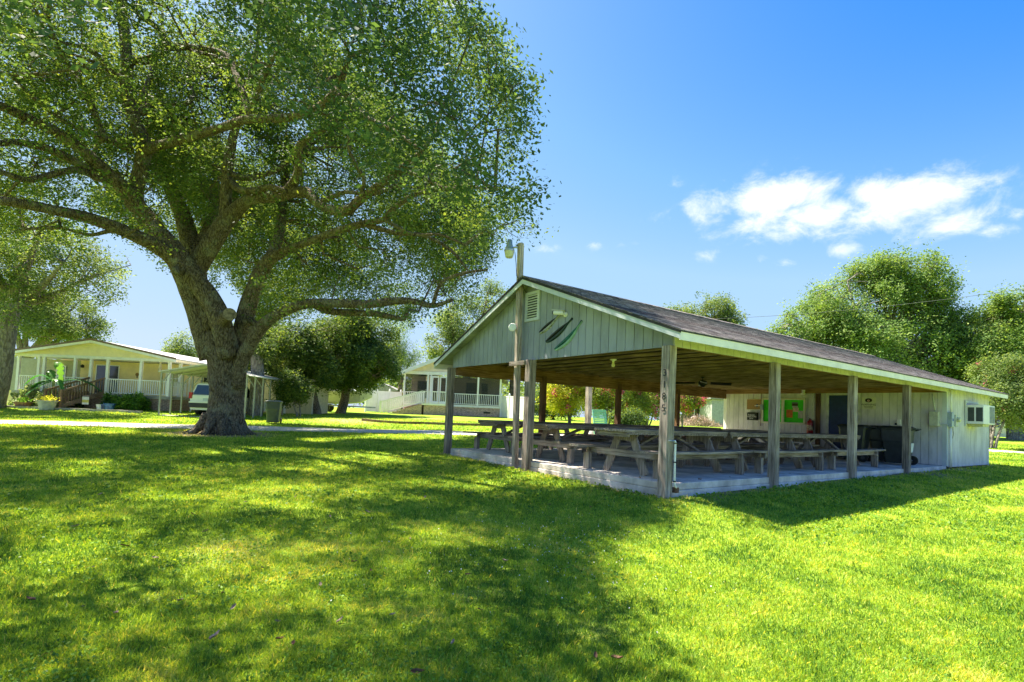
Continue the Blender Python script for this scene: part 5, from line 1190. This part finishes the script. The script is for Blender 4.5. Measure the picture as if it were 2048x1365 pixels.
def banana():
    b = HL(-1.35, -1.0); t = thing('banana_plant', 'banana plant with long torn leaves in front of the porch', 'plant', b, FACE)
    MB().tube([(0, 0, -.1), (.02, 0, .8), (.0, 0, 1.6)], [.09, .075, .05], 10).build('stem', mat('banana_stem', (.35, .36, .16), var=.2), t, smooth=True)
    MB().tube([(.35, .1, -.1), (.36, .1, .9), (.42, .1, 1.7)], [.08, .06, .05], 10).build('stem', mat('banana_stem', (.35, .36, .16)), t, smooth=True)
    LF = leafmat('banana_leaf', (.04, .14, .04), (.08, .24, .06), (.22, .38, .08), trans=.35, tcol=(1.4, 1.4, .6), gloss=.3)
    rng = np.random.default_rng(4)
    for i, (dx, dy, rise, L_, tn, off) in enumerate([(-1, .1, .15, 1.5, .15, 0), (-1, -.3, .55, 1.3, .3, 0), (1, .1, .35, 2.1, .05, .42), (.2, -.4, 1.15, 1.2, .72, .42), (-.4, .3, .9, 1.3, .6, 0), (.9, -.5, .3, 1.2, .5, 0), (-.8, -.6, -.1, 1.1, .5, 0)]):
        d = Vector((dx, dy, 0)).normalized(); s = Vector((-d.y, d.x, 0)); n = 22; V = []; F = []; z0 = 1.5
        for k in range(n+1):
            u = k/n; c = Vector((off, 0, z0))+d*(L_*u)+Vector((0, 0, rise*math.sin(u*2.2)-.75*u*u*(.4 if rise > 1 else 1)))
            w = .19*math.sin(math.pi*min(1, u*.93+.06))**.6*(1 if k % 3 else .55)
            V += [c-s*w+Vector((0, 0, -.05-.1*w)), c, c+s*w+Vector((0, 0, -.05-.1*w))]
        for k in range(n):
            for j in (0, 1): F.append((k*3+j, k*3+j+1, k*3+j+4, k*3+j+3))
        np_mesh('leaf', np.array([tuple(v) for v in V]), np.array(F), LF, t, {'tint': np.full(len(V), tn)})
banana()
def pot(label, c, r, h, m, flower=None, name='flower_pot', cat='flower pot'):
    t = thing(name, label, cat, c); MB().lathe([(r*.72, 0), (r, h), (r*1.06, h), (r*1.06, h*.9), (r*.9, h*.88)], 18).build('pot', m, t)
    if flower: 
        rng = np.random.default_rng(3); P = rng.normal(size=(160, 3))*np.array([r*.5, r*.5, .08])+np.array([0, 0, h+.1]); V, F, T = leaf_cards(P, .09, rng, .7); np_mesh('flowers', V, F, flower, t, {'tint': T})
TERR = mat('terracotta', (.36, .20, .12), var=.15)
pot('square-shouldered pale planter with yellow flowers at the foot of the stairs', HL(-.55, -2.2), .42, .5, mat('cream_pot', (.70, .64, .50)), YELLEAF)
pot('shallow terracotta bowl in front of the variegated shrub', HL(-2.35, -1.6), .38, .3, TERR, GRN)
pot('white pot right of the stairs near the blue tubs', HL(1.4, -1.1), .2, .32, WHITE, None)
pot('blue glazed tub under the large green shrub', HL(2.0, -1.25), .26, .4, mat('blue_glaze', (.06, .17, .42), rough=.25, var=.3), None)
pot('small navy tub left of the blue glazed tub', HL(1.68, -1.2), .15, .3, mat('navy_glaze', (.03, .06, .2), rough=.25), None)
def flag(label, c, col, w, h, z, stripes):
    t = thing('garden_flag', label, 'garden flag', c, FACE); MB().tube([(-w/2-.03, 0, -.1), (-w/2-.03, 0, z+h+.05), (w/2, 0, z+h+.05)], .01, 6).build('pole', BLACK, t)
    MB().box(-w/2, -.004, z, w/2, .004, z+h).build('cloth', col, t)
    for a, b, m in stripes: MB().box(-w/2, -.008, z+a*h, w/2, -.0045, z+b*h).build('stripe', m, t)
flag('striped red white and blue garden flag by the left-edge oak', HL(-3.95, -1.4), mat('flag_blue', (.08, .07, .28)), .48, .42, .35, [(.0, .12, mat('flag_red', (.5, .12, .1))), (.5, .62, WHITE), (.62, .75, mat('flag_red', (.5, .12, .1)))])
flag('white garden flag with a yellow motif right of the stairs', HL(.72, -1.3), mat('flag_white', (.72, .70, .66)), .36, .42, .3, [(.25, .6, mat('flag_yellow', (.6, .5, .12)))])
def edging(name, label, pts, m, w=.14, h=.12):
    t = thing(name, label, 'edging', pts[0])
    for a, b in zip(pts[:-1], pts[1:]): MB().beam(a-pts[0]+np.array([0, 0, h*.3]), a-pts[0]+(b-a)*.985+np.array([0, 0, h*.3]), w, h).build('timber', m, t)
edging('garden_edging', 'row of low stones bordering the bed before the porch', [HL(x, -1.85+.1*math.sin(x*3)) for x in np.linspace(-5, 4.2, 15)], mat('edging_stone', (.42, .38, .33), var=.2, scale=8), .22, .14)
LT = wood('landscape_timber', (.30, .22, .15), (.13, .09, .06), 'x')
edging('timber_edging', 'long sunken brown timber edging on the grass in front of the beige house', [on_ground(px, py) for px, py in [(725, 842), (760, 845.5), (800, 848), (850, 849), (905, 851), (960, 852.5), (1010, 853.5), (1055, 854.5)]], LT, .16, .16)

# ------------------------------------------------------------------ carport, car, shed
def carport():
    D = 27.2; b = gat(403, D); t = thing('metal_carport', 'open white metal carport with ribbed low gable roof behind the oak trunk', 'carport', b, FACE)
    w = 2.2; ez, pk, dp = 2.25, 2.72, 4.8
    ST = mat('carport_steel', (.33, .34, .32), rough=.4, metal=.3, var=.08)
    for s in (-1, 1):
        r = MB(); r.hexa([(0, 0, pk-.03), (s*(w+.12), 0, ez-.03), (s*(w+.12), dp, ez-.03), (0, dp, pk-.03), (0, 0, pk), (s*(w+.12), 0, ez), (s*(w+.12), dp, ez), (0, dp, pk)] if s > 0 else
                         [(s*(w+.12), 0, ez-.03), (0, 0, pk-.03), (0, dp, pk-.03), (s*(w+.12), dp, ez-.03), (s*(w+.12), 0, ez), (0, 0, pk), (0, dp, pk), (s*(w+.12), dp, ez)])
        r.build('roof_panel', mat('carport_roof', (.60, .61, .56), rough=.5, var=.08), t)
        rb = MB()
        for k in range(8): y = .03+k*dp/7.2; rb.beam((0, y, pk+.012), (s*(w+.12), y, ez+.012), .05, .03)
        rb.build('roof_rib', ROOFW, t)
        for k in range(6):
            y = .1+k*.9; p = MB(); p.box(s*w-.035, y-.035, -.05, s*w+.035, y+.035, ez-.04); p.beam((s*w, y, ez-.6), (s*(w-.5), y, ez+.07), .04, .04)
            p.build('post', ST, t)
        rf = MB()
        for k in range(5): y = .1+k*1.1; rf.beam((0, y, pk-.06), (s*w, y, ez-.06), .05, .05)
        rf.build('rafter', ST, t)
    MB().box(-w+.1, -.1, .0, w-.1, dp, .03).build('pad', CONC, t)
carport()
def suv():
    D = 27.6; b = gat(412, D); t = thing('white_suv', 'white sport utility car parked nose-in under the carport', 'car', b+np.array([0, 0, .035]), FACE+R(-3))
    P = mat('car_white', (.74, .76, .72), rough=.25, var=.02, bump=0, coat=.6)
    # cross-sections along y (0 = rear): (y, half width low, half width belt, half width roof, z belt, z roof)
    secs = [(0, .80, .84, .80, .95, 1.02), (.11, .88, .90, .80, 1.0, 1.30), (.22, .90, .91, .70, 1.05, 1.68), (.5, .91, .92, .68, 1.05, 1.76), (1.6, .91, .92, .68, 1.03, 1.78), (2.7, .91, .92, .66, 1.0, 1.72), (3.35, .91, .91, .74, .98, 1.15), (3.7, .90, .90, .76, .95, 1.02), (4.5, .86, .86, .72, .82, .90), (4.65, .78, .78, .7, .7, .75)]
    V = []; F = []
    for y, a, b_, c, zb, zr in secs:
        V += [(-a, y, .32), (-b_, y, .6), (-b_, y, zb), (-c, y, zr-.04), (-c+.1, y, zr), (c-.1, y, zr), (c, y, zr-.04), (b_, y, zb), (b_, y, .6), (a, y, .32)]
    n = 10
    for i in range(len(secs)-1):
        for k in range(n): F.append((i*n+k, i*n+(k+1) % n, (i+1)*n+(k+1) % n, (i+1)*n+k))
    F += [tuple(range(n)), tuple(len(V)-n+k for k in range(n))[::-1]]
    MB().add(V, F).build('body', P, t, smooth=False, bevel=.02)
    MB().hexa([(-.72, .0, 1.09), (.72, .0, 1.09), (.72, .07, 1.09), (-.72, .07, 1.09), (-.62, .165, 1.60), (.62, .165, 1.60), (.62, .22, 1.60), (-.62, .22, 1.60)]).build('rear_window', GLASS, t)
    for s in (-1, 1):
        MB().hexa([(s*.925, .5, 1.08), (s*.925, 2.9, 1.05), (s*.90, 2.9, 1.05), (s*.90, .5, 1.08), (s*.735, .6, 1.66), (s*.735, 2.5, 1.66), (s*.70, 2.5, 1.66), (s*.70, .6, 1.66)]).build('side_window', GLASS, t)
        MB().box(s*.76 if s > 0 else -.925, -.03, .88, .925 if s > 0 else -.76, .08, 1.2).build('tail_light', mat('tail_light_red', (.45, .01, .01), rough=.2), t)
        for y in (.85, 3.75):
            wh = MB().tube([(s*.70, y, .34), (s*.93, y, .34)], .35, 24).build('wheel', BLACK, t, bevel=.02)
            MB().tube([(s*.931, y, .34), (s*.94, y, .34)], .21, 16).build('rim', METAL, wh)
        MB().beam((s*.66, .45, 1.83), (s*.66, 2.4, 1.83), .04, .04).build('roof_rail', BLACK, t)
    MB().box(-.86, -.1, .42, .86, .02, .66).build('bumper', mat('bumper_black', (.03, .03, .035), rough=.5), t, bevel=.03)
    MB().box(-.86, -.105, .665, .86, .0, .73).build('bumper_top', P, t)
    MB().box(-.16, -.02, .78, .16, -.005, .92).build('number_plate', mat('plate_blue', (.5, .56, .62)), t)
suv()
def shed():
    b = gat(530, 34); t = thing('cream_shed', 'cream panelled shed seen through the right side of the carport', 'shed', b, FACE)
    m = MB()
    for i in range(14): m.box(-2.6+i*.4, -.0, 0, -2.6+i*.4+.38, .03, 2.1)
    m.build('wall', mat('cream_panel', (.72, .62, .40), rough=.6, var=.05), t); MB().box(-2.6, .032, 0, 3.0, 3, 2.08).build('body', mat('cream_trim', (.66, .58, .4)), t)
    MB().box(-2.8, -.15, 2.12, 3.2, 3.2, 2.26).build('roof', ROOFW, t)
    MB().box(1.2, -.03, 0, 1.35, -.002, 2.1).build('trim', WHITE, t)
shed()
def boat():
    b = gat(672, 40); t = thing('white_boat', 'white cabin boat on a trailer behind the pair of dark oaks', 'boat', b, FACE+R(8))
    V = []; F = []; n = 7
    for x, w, zt, zk in ((-2.4, .95, 1.5, .62), (-1, 1.0, 1.5, .6), (.6, .95, 1.55, .6), (1.8, .6, 1.65, .75), (2.6, .06, 1.75, 1.2)):
        V += [(x, -w, zt), (x, -w*.9, zt-.35), (x, -w*.6, zk+.1), (x, 0, zk), (x, w*.6, zk+.1), (x, w*.9, zt-.35), (x, w, zt)]
    for i in range(4):
        for k in range(n-1): F.append((i*n+k, i*n+k+1, (i+1)*n+k+1, (i+1)*n+k))
    F += [tuple(range(n)), (0, n, 2*n, 3*n, 4*n, 4*n+6, 3*n+6, 2*n+6, n+6, 6)]
    MB().add(V, F).build('hull', mat('boat_white', (.74, .73, .62), rough=.3, var=.05), t)
    c = MB(); c.hexa([(-.6, -.6, 1.56), (1.4, -.5, 1.62), (1.4, .5, 1.62), (-.6, .6, 1.56), (-.5, -.5, 2.05), (.9, -.42, 2.0), (.9, .42, 2.0), (-.5, .5, 2.05)]); c.build('cabin', VINYL, t)
    MB().hexa([(-.42, -.57, 1.7), (.9, -.52, 1.72), (.9, -.50, 1.72), (-.42, -.54, 1.7), (-.40, -.545, 1.95), (.75, -.49, 1.93), (.75, -.46, 1.93), (-.40, -.52, 1.95)]).build('window', GLASS, t)
    tr_ = MB(); tr_.beam((-2.2, -.5, .5), (2.9, 0, .45), .08, .1); tr_.beam((-2.2, .5, .5), (2.9, 0, .45), .08, .1); tr_.build('trailer', METAL, t)
    for s in (-1, 1): MB().tube([(-.6, s*.75, .3), (-.6, s*.95, .3)], .3, 18).build('wheel', BLACK, t)
boat()

# ------------------------------------------------------------------ beige house, fences
def beige_house():
    D = 43.5; b = gat(903, D); b[2] = gz(b[0], b[1]); t = thing('beige_house', 'beige house with white screened porch above a brick base', 'house', b, FACE)
    k = CF/D; X = lambda px: (px-903)/k
    fl, bz, ez, pk = .88, 3.25, 3.5, 5.15
    x0, x1 = X(806), X(1000)
    MB().box(x0, .05, -.3, x1, .2, fl-.17).build('foundation', BRK2, t)
    MB().box(x0-.05, 0, fl-.17, x1+.05, 2.6, fl).build('porch_floor', WHITE, t)
    MB().box(x1-1.05-.3, .045-.02, .25, x1-.7-.1, .048, .4).build('vent', BLACK, t)
    lap(MB(), x0+.1, x1-.1, fl, bz, 2.6).build('wall', TAN, t); MB().box(x0+.1, 2.62, -.2, x1-.1, 12, bz).build('body', TAN, t)
    mx = (x0+x1)/2; hw = (x1-x0)/2+.1
    zf = lambda z: (mx-hw*(pk-z)/(pk-ez)+.1, mx+hw*(pk-z)/(pk-ez)-.1) if z > ez else (mx-hw+.1, mx+hw-.1)
    lap(MB(), 0, 0, bz+.25, pk-.1, .05, zf=zf).build('gable_siding', TAN, t)
    MB().box(x0-.05, 0, bz, x1+.05, .12, bz+.25).build('porch_beam', WHITE, t)
    for s in (-1, 1):
        e = mx+s*(hw+.4); ze = ez-.28
        r = [(mx, -.4, pk), (e, -.4, ze), (e, 12, ze), (mx, 12, pk)]; u = [(a, b_, c+.1) for a, b_, c in r]
        MB().hexa(r+u if s > 0 else [r[1], r[0], r[3], r[2], u[1], u[0], u[3], u[2]]).build('roof', mat('pale_shingle', (.42, .40, .37), var=.1), t)
        MB().prism([(mx, -.43, pk-.2), (e, -.43, ze-.2), (e, -.43, ze+.09), (mx, -.43, pk+.09)], (0, .03, 0)).build('rake_trim', WHITE, t)
    for px in (806, 853, 859, 892, 898, 954, 999): MB().box(X(px)-.07, 0, fl, X(px)+.07, .12, bz).build('post', VINYL, t)
    for a, b_ in ((806, 850), (898, 954), (954, 999)):
        railing(t, (X(a)+.07, -.02, fl), (X(b_)-.07, -.02, fl), h=.9, sp=.16)
        MB().box(X(a)+.07, .06, fl+.02, X(b_)-.07, .066, bz).build('screen', SCREENM, t)
    d = MB()
    for a, b_ in ((861, 875), (877, 891)):
        d = MB(); xa, xb = X(a), X(b_)
        d.box(xa, .03, fl, xa+.09, .08, bz-.1); d.box(xb-.09, .03, fl, xb, .08, bz-.1); d.box(xa+.09, .03, bz-.22, xb-.09, .08, bz-.1); d.box(xa+.09, .03, fl, xb-.09, .08, fl+.22); d.box(xa+.09, .03, fl+.95, xb-.09, .08, fl+1.03)
        o = d.build('screen_door', VINYL, t); MB().box(xa+.09, .052, fl+.22, xb-.09, .058, bz-.22).build('screen', SCREENM, o)
    for a, b_ in ((822, 842), (925, 946), (958, 970)): window(t, X(a), X(b_), fl+1.0-.5, fl+1.95, 2.6, GLASS, frm=mat('muted_frame', (.45, .42, .38)))
    # landing and stairs running down to the left
    st = MB(); n = 8; xs = X(848)
    MB().box(X(848), -1.3, fl-.14, X(897), -.05, fl).build('landing', WHITE, t); MB().box(X(852), -1.25, -.3, X(897), -.15, fl-.15).build('landing_base', BRK2, t)
    for i in range(n): st.box(xs-.33*(i+1), -1.25, -.3, xs-.33*i, -.1, fl-.11*(i+1))
    st.build('stairs', BRK2, t)
    railing(t, (X(848), -1.3, fl), (X(896), -1.3, fl), h=.95, sp=.16)
    for y in (-1.3, -.06):
        mb = MB(); a = Vector((X(848), y, fl)); e = Vector((X(768), y, .0)); u = Vector((0, 0, 1)); mb.beam(a+u*.95, e+u*.85, .07, .07); mb.beam(a+u*.1, e+u*.1, .05, .06); mb.beam(e-u*.1, e+u*.95, .12, .12)
        for i in range(20): c = a.lerp(e, (i+.5)/20); mb.box(c.x-.025, c.y-.02, c.z+.1, c.x+.025, c.y+.02, c.z+.88)
        mb.build('stair_railing', VINYL, t)
SCREENM = None
def screen_material():
    m = bpy.data.materials.new('porch_screen'); m.use_nodes = True; t = m.node_tree; t.nodes.clear(); L = t.links.new
    o = nn(t, 'ShaderNodeOutputMaterial'); d = nn(t, 'ShaderNodeBsdfDiffuse'); d.inputs[0].default_value = (.05, .05, .05, 1); tr_ = nn(t, 'ShaderNodeBsdfTransparent'); x = nn(t, 'ShaderNodeMixShader'); x.inputs[0].default_value = .55
    L(tr_.outputs[0], x.inputs[1]); L(d.outputs[0], x.inputs[2]); L(x.outputs[0], o.inputs[0]); return m
SCREENM = screen_material()
beige_house()
def fence(label, a, b, h, n):
    t = thing('vinyl_fence', label, 'fence', a); a0 = np.array(a); d = np.array(b)-a0; L_ = np.linalg.norm(d[:2]); u = d/L_
    for i in range(n+1):
        q = d*i/n; p = MB(); p.beam(q-[0, 0, .2], q+np.array([0, 0, h+.08]), .13, .13, up=(u[0], u[1], 0)); p.tube([q+np.array([0, 0, h+.08]), q+np.array([0, 0, h+.16]), q+np.array([0, 0, h+.24])], [.09, .07, .005], 8); p.build('post', VINYL, t)
    for i in range(n):
        p0, p1 = d*i/n, d*(i+1)/n; m = MB(); k = int(L_/n/.18)
        for j in range(k): c = p0+(p1-p0)*(j+.5)/k; m.beam(c+np.array([0, 0, .05]), c+np.array([0, 0, h-.05]), .03, L_/n/k-.008, up=(u[0], u[1], 0))
        m.beam(p0+np.array([0, 0, h-.04]), p1+np.array([0, 0, h-.04]), .06, .1); m.beam(p0+np.array([0, 0, .1]), p1+np.array([0, 0, .1]), .06, .12); m.build('panel', VINYL, t)
def gfix(q): return np.array([q[0], q[1], gz(q[0], q[1])])
fence('white vinyl privacy fence left of the beige house stairs', gat(731, 43), gat(800, 45), 1.75, 3)
fence('white vinyl privacy fence joining the beige house on its right', gat(1001, 43.5), gfix(on_ground(1054, 842.5)), 1.75, 3)
def small_shed():
    b = gat(765, 56); t = thing('brown_shed', 'low brown-roofed shed peeking above the left fence', 'shed', b, FACE); m = MB(); m.box(-1.5, 0, 0, 1.6, 2.5, 2.1); m.build('wall', mat('brown_board', (.36, .20, .11)), t)
    MB().prism([(-1.8, -.3, 2.1), (1.9, -.3, 2.1), (.05, -.3, 2.9)], (0, 3, 0)).build('roof', mat('grey_roof', (.28, .27, .26), var=.15), t)
small_shed()
def grey_shed():
    b = gat(1437, 46); t = thing('grey_shed', 'grey lap-sided shed just left of the white corner board', 'shed', b, FACE); m = MB(); lap(m, -.6, 2.5, 0, 2.3, 0); m.build('wall', mat('grey_board', (.42, .43, .41)), t); MB().box(-.58, .02, 0, 2.5, 3, 2.28).build('body', mat('grey_board', (.42, .43, .41)), t)
    MB().box(-.8, -.2, 2.31, 2.7, 3.2, 2.45).build('roof', mat('grey_roof', (.28, .27, .26)), t)
grey_shed()
def pale_house():
    b = gat(2010, 58); t = thing('pale_house', 'distant pale yellow house glimpsed through the crape myrtle at right', 'house', b, FACE); lap(MB(), -6, 1.0, 0, 3.0, 0).build('wall', YEL2, t); MB().box(-6, .02, 0, 1.0, 8, 2.98).build('body', YEL2, t)
    MB().prism([(-6.4, -.4, 3.0), (1.4, -.4, 3.0), (-2.5, -.4, 4.3)], (0, 8.8, 0)).build('roof', mat('grey_roof', (.28, .27, .26)), t)
    window(t, -1.5, -.6, 1.0, 2.2, 0, GLASS)
pale_house()

# things behind the pavilion
def chair():
    b = gat(1206, 24.5); t = thing('lawn_chair', 'mint green slatted plastic chair standing behind the pavilion', 'chair', b, FACE+R(15)); G_ = mat('mint_plastic', (.22, .52, .36), rough=.4, var=.04)
    m = MB()
    for i in range(9): z = .45+i*.062; m.box(-.24, .2+i*.018, z, .24, .22+i*.018, z+.05)
    m.build('backrest', G_, t); MB().box(-.26, -.26, .40, .26, .22, .43).build('seat', G_, t)
    fr = MB(); fr.beam((-.26, .2, .4), (-.26, .38, 1.02), .04, .04); fr.beam((.26, .2, .4), (.26, .38, 1.02), .04, .04); fr.beam((-.26, .37, 1.02), (.26, .37, 1.02), .04, .04); fr.build('frame', G_, t)
    for x in (-.25, .25):
        for y in (-.22, .2): MB().beam((x, y, 0), (x, y, .4), .04, .04).build('leg', G_, t)
chair(); C.objects['lawn_chair'].scale = (1.22, 1.22, 1.28)
t = thing('garden_post', 'square timber post on the grass behind the middle picnic tables', 'post', gat(1176, 27)); MB().box(-.12, -.12, -.2, .12, .12, 2.75).build('post', WZ, t)
t = thing('white_bucket', 'small white bucket left of the mint green chair', 'bucket', gat(1184, 25.5)); MB().lathe([(.13, 0), (.16, .36), (.165, .36)], 16).build('pail', WHITE, t); MB().box(-.06, -.17, .1, .06, -.155, .24).build('label', mat('label_orange', (.6, .2, .05)), t)
q = on_ground(1388, 851)
t = thing('bird_feeder', 'pale bird feeder dish on a thin pole beyond the tables', 'bird feeder', q); MB().tube([(0, 0, -.1), (0, 0, 1.45)], .035, 8).build('pole', METAL, t); MB().lathe([(.30, .62), (.12, .74), (.04, .76)], 16).build('dish', mat('dish_pink', (.62, .52, .52)), t)
def brush():
    rng = np.random.default_rng(9); c = gat(1398, 42); m = MB()
    for i in range(900):
        p = c+RGT*rng.normal()*1.0+FH*rng.normal()*.5; h = max(0, .9-.5*abs((p-c)@RGT))*rng.uniform(0, 1)
        d = rng.normal(size=3)*.28; m.tube([p-c+[0, 0, h]-d*.5, p-c+[0, 0, h]+d*.5], .012, 3, cap=False)
    o = m.build('brush_pile', mat('dry_twigs', (.50, .36, .26), var=.3), None, loc=c); prop(o, 'heap of dry pinkish cut branches behind the bird feeder', 'brush pile', kind='stuff')
brush()
def cable():
    a, b = at(1300, 640, 44), at(2130, 566, 30); t = thing('power_line', 'thin overhead power line crossing in front of the large right-hand tree', 'power line', a); P = []
    for i in range(25): u = i/24; P.append(a+(b-a)*u-a-np.array([0, 0, 1.1*4*u*(1-u)*.5]))
    MB().tube(P, .012, 6).build('wire', mat('wire_grey', (.10, .11, .11)), t, smooth=True)
cable()

# ------------------------------------------------------------------ grass
def grass():
    rng = np.random.default_rng(3)
    def scatter(n, d0, d1):
        u = rng.uniform(0, 1, n); d = d0*(d1/d0)**u                      # density falls with the square of distance
        a = rng.uniform(-1.06, 1.06, n); x = CAM[0]+FH[0]*d+RGT[0]*a*d; y = CAM[1]+FH[1]*d+RGT[1]*a*d
        return x, y, d
    x, y, d = scatter(780000, 1.9, 34)
    b = bare(x, y); ins = (x > -.16) & (x < SX+.05) & (y > -.06) & (y < SW+.06)
    dr = dist_poly(x, y, ROADA); dp = dist_poly(x, y, PATHA)
    keep = ~ins & (rng.uniform(0, 1, len(x)) > b*.85) & ((dr > 1.2) | (rng.uniform(0, 1, len(x)) < .06*(dr > .3))) & (dp > .68) & (np.hypot(x-HT[0], y-HT[1]) > .95)
    x, y, d, b = x[keep], y[keep], d[keep], b[keep]; n = len(x)
    z = ground_z(x, y)
    clump = vnoise(x, y, 4.0, 41)*.5+vnoise(x, y, 11, 42)*.5
    h = (.020+.030*rng.uniform(0, 1, n)**1.8)*(.55+.95*clump)*(1+.03*np.clip(d-4, 0, 20))
    w = (.0028+.0026*rng.uniform(0, 1, n))*np.clip(d/2.6, 1, 10)**.8
    az = rng.uniform(0, 2*math.pi, n); lean = rng.uniform(.15, 1.3, n); la = rng.uniform(0, 2*math.pi, n)
    bx, by = np.cos(az)*w*.5, np.sin(az)*w*.5; tx, ty = np.cos(la)*np.sin(lean)*h, np.sin(la)*np.sin(lean)*h; tz = np.cos(lean)*h
    V = np.stack([np.stack([x-bx, y-by, z-.004], -1), np.stack([x+bx, y+by, z-.004], -1), np.stack([x+tx*.55+bx*.75, y+ty*.55+by*.75, z+tz*.68], -1), np.stack([x+tx, y+ty, z+tz], -1), np.stack([x+tx*.55-bx*.75, y+ty*.55-by*.75, z+tz*.68], -1)], 1)
    F5 = np.arange(5*n).reshape(n, 5)
    t = .40+.45*(vnoise(x, y, .7, 51)-.5)+.55*(vnoise(x, y, 3, 52)-.5)+.35*(vnoise(x, y, 9, 53)-.5)+rng.normal(size=n)*.17+b*.35
    t = np.where(rng.uniform(0, 1, n) < .025, 1.0, t)
    o = np_mesh('grass', V.reshape(-1, 3), F5, GRASS, None, {'tint': np.repeat(np.clip(t, 0, 1), 5)})
    prop(o, 'short mown grass blades covering the lawn', 'grass', kind='stuff')
    # broad-leaved weeds low in the turf
    x, y, d = scatter(60000, 1.9, 12); cl = vnoise(x, y, 1.1, 71)*.6+vnoise(x, y, 3.7, 72)*.4; ins = (x > -.16) & (y > -.06) & (y < SW+.06)
    k = (cl > .55) & ~ins; x, y, d = x[k], y[k], d[k]; P = np.stack([x, y, ground_z(x, y)+.022+.012*rng.uniform(0, 1, len(x))], -1)
    V, F, T = leaf_cards(P, .019*np.clip(d/3.5, 1, 3), rng, .75, .25+rng.normal(size=len(P))*.12, droop=0); o = np_mesh('weeds', V, F, GRASS, None, {'tint': T}); prop(o, 'low broad-leaved clover and weeds growing through the turf', 'weeds', kind='stuff')
    # clover heads
    n = 420; c = on_ground(1100, 1105); x = c[0]+rng.normal(size=n)*.9; y = c[1]+rng.normal(size=n)*.9; P = np.stack([x, y, ground_z(x, y)+.045], -1)
    V, F, T = leaf_cards(P, .012, rng, .9); o = np_mesh('clover', V, F, mat('clover_white', (.7, .7, .66)), None); prop(o, 'tiny white clover heads scattered in the shaded grass', 'clover', kind='stuff')
def grass_material():
    m = leafmat('grass_blade', (.055, .16, .035), (.27, .46, .05), (.62, .63, .18), trans=.42, tcol=(1.9, 1.4, .4), gloss=.42)
    return m
GRASS = grass_material()
grass()
def fallen():
    rng = np.random.default_rng(8); m1 = mat('dead_leaf_tan', (.42, .30, .20), var=.25, scale=30); m2 = mat('dead_leaf_brown', (.22, .10, .05), var=.25, scale=30)
    protos = []
    for m_ in (m1, m2):
        mb = MB(); V = []
        for i in range(7):
            u = i/6; w = .022*math.sin(math.pi*min(1, u*.9+.07)); V += [(-.055+.11*u, -w, .012*math.cos(u*5)+.014+w*.5), (-.055+.11*u, 0, .008*math.cos(u*5)+.006), (-.055+.11*u, w, .012*math.cos(u*5)+.016+w*.5)]
        F = [(i*3+j, i*3+j+1, i*3+j+4, i*3+j+3) for i in range(6) for j in (0, 1)]
        mb.add(V, F); o = mb.build('fallen_leaf', m_); protos.append(o)
    spots = [(185, 1144), (60, 1210), (230, 1238), (165, 1225), (360, 1212), (445, 1196), (465, 1226), (525, 1145), (680, 1252), (430, 1285), (410, 1070), (490, 1010), (590, 1000), (560, 1290), (587, 1300), (905, 1298), (740, 1150), (708, 1132), (935, 1158), (1100, 1015), (1180, 1020), (850, 1000), (785, 1240), (820, 1085), (310, 1125), (540, 1060), (150, 1060), (250, 1100), (640, 1180), (1010, 1130), (960, 1230), (1190, 1325), (1235, 1330), (200, 995), (385, 1035), (95, 1322), (835, 1358), (555, 1255), (735, 1030), (660, 1040)]
    spots += [(1010, 905), (1180, 935), (1240, 952), (1400, 960), (1460, 955), (1580, 948), (1120, 925), (1280, 957)]
    for i, s in enumerate(spots):
        o = protos[i % 2] if i < 2 else protos[int(rng.integers(0, 2))].copy()
        if i >= 2: C.objects.link(o)
        q = on_ground(*s) if i < 40 else CAM+ray(*s)*(-CAM[2]/ray(*s)[2]); o.location = (q[0], q[1], q[2]+(.035 if i < 40 else .004)); k = float(rng.uniform(.35, .75)); o.scale = (k, k, k); o.rotation_euler = (float(rng.normal()*.25), float(rng.normal()*.25), float(rng.uniform(0, 6.28)))
        tan = o.data is protos[0].data
        wh = 'lawn' if i < 40 else 'pavilion slab'; prop(o, ('curled tan dead leaf lying on the ' if tan else 'dark brown dead leaf lying on the ')+wh, 'leaf', ('tan' if tan else 'brown')+' fallen leaves on the '+wh)
fallen()
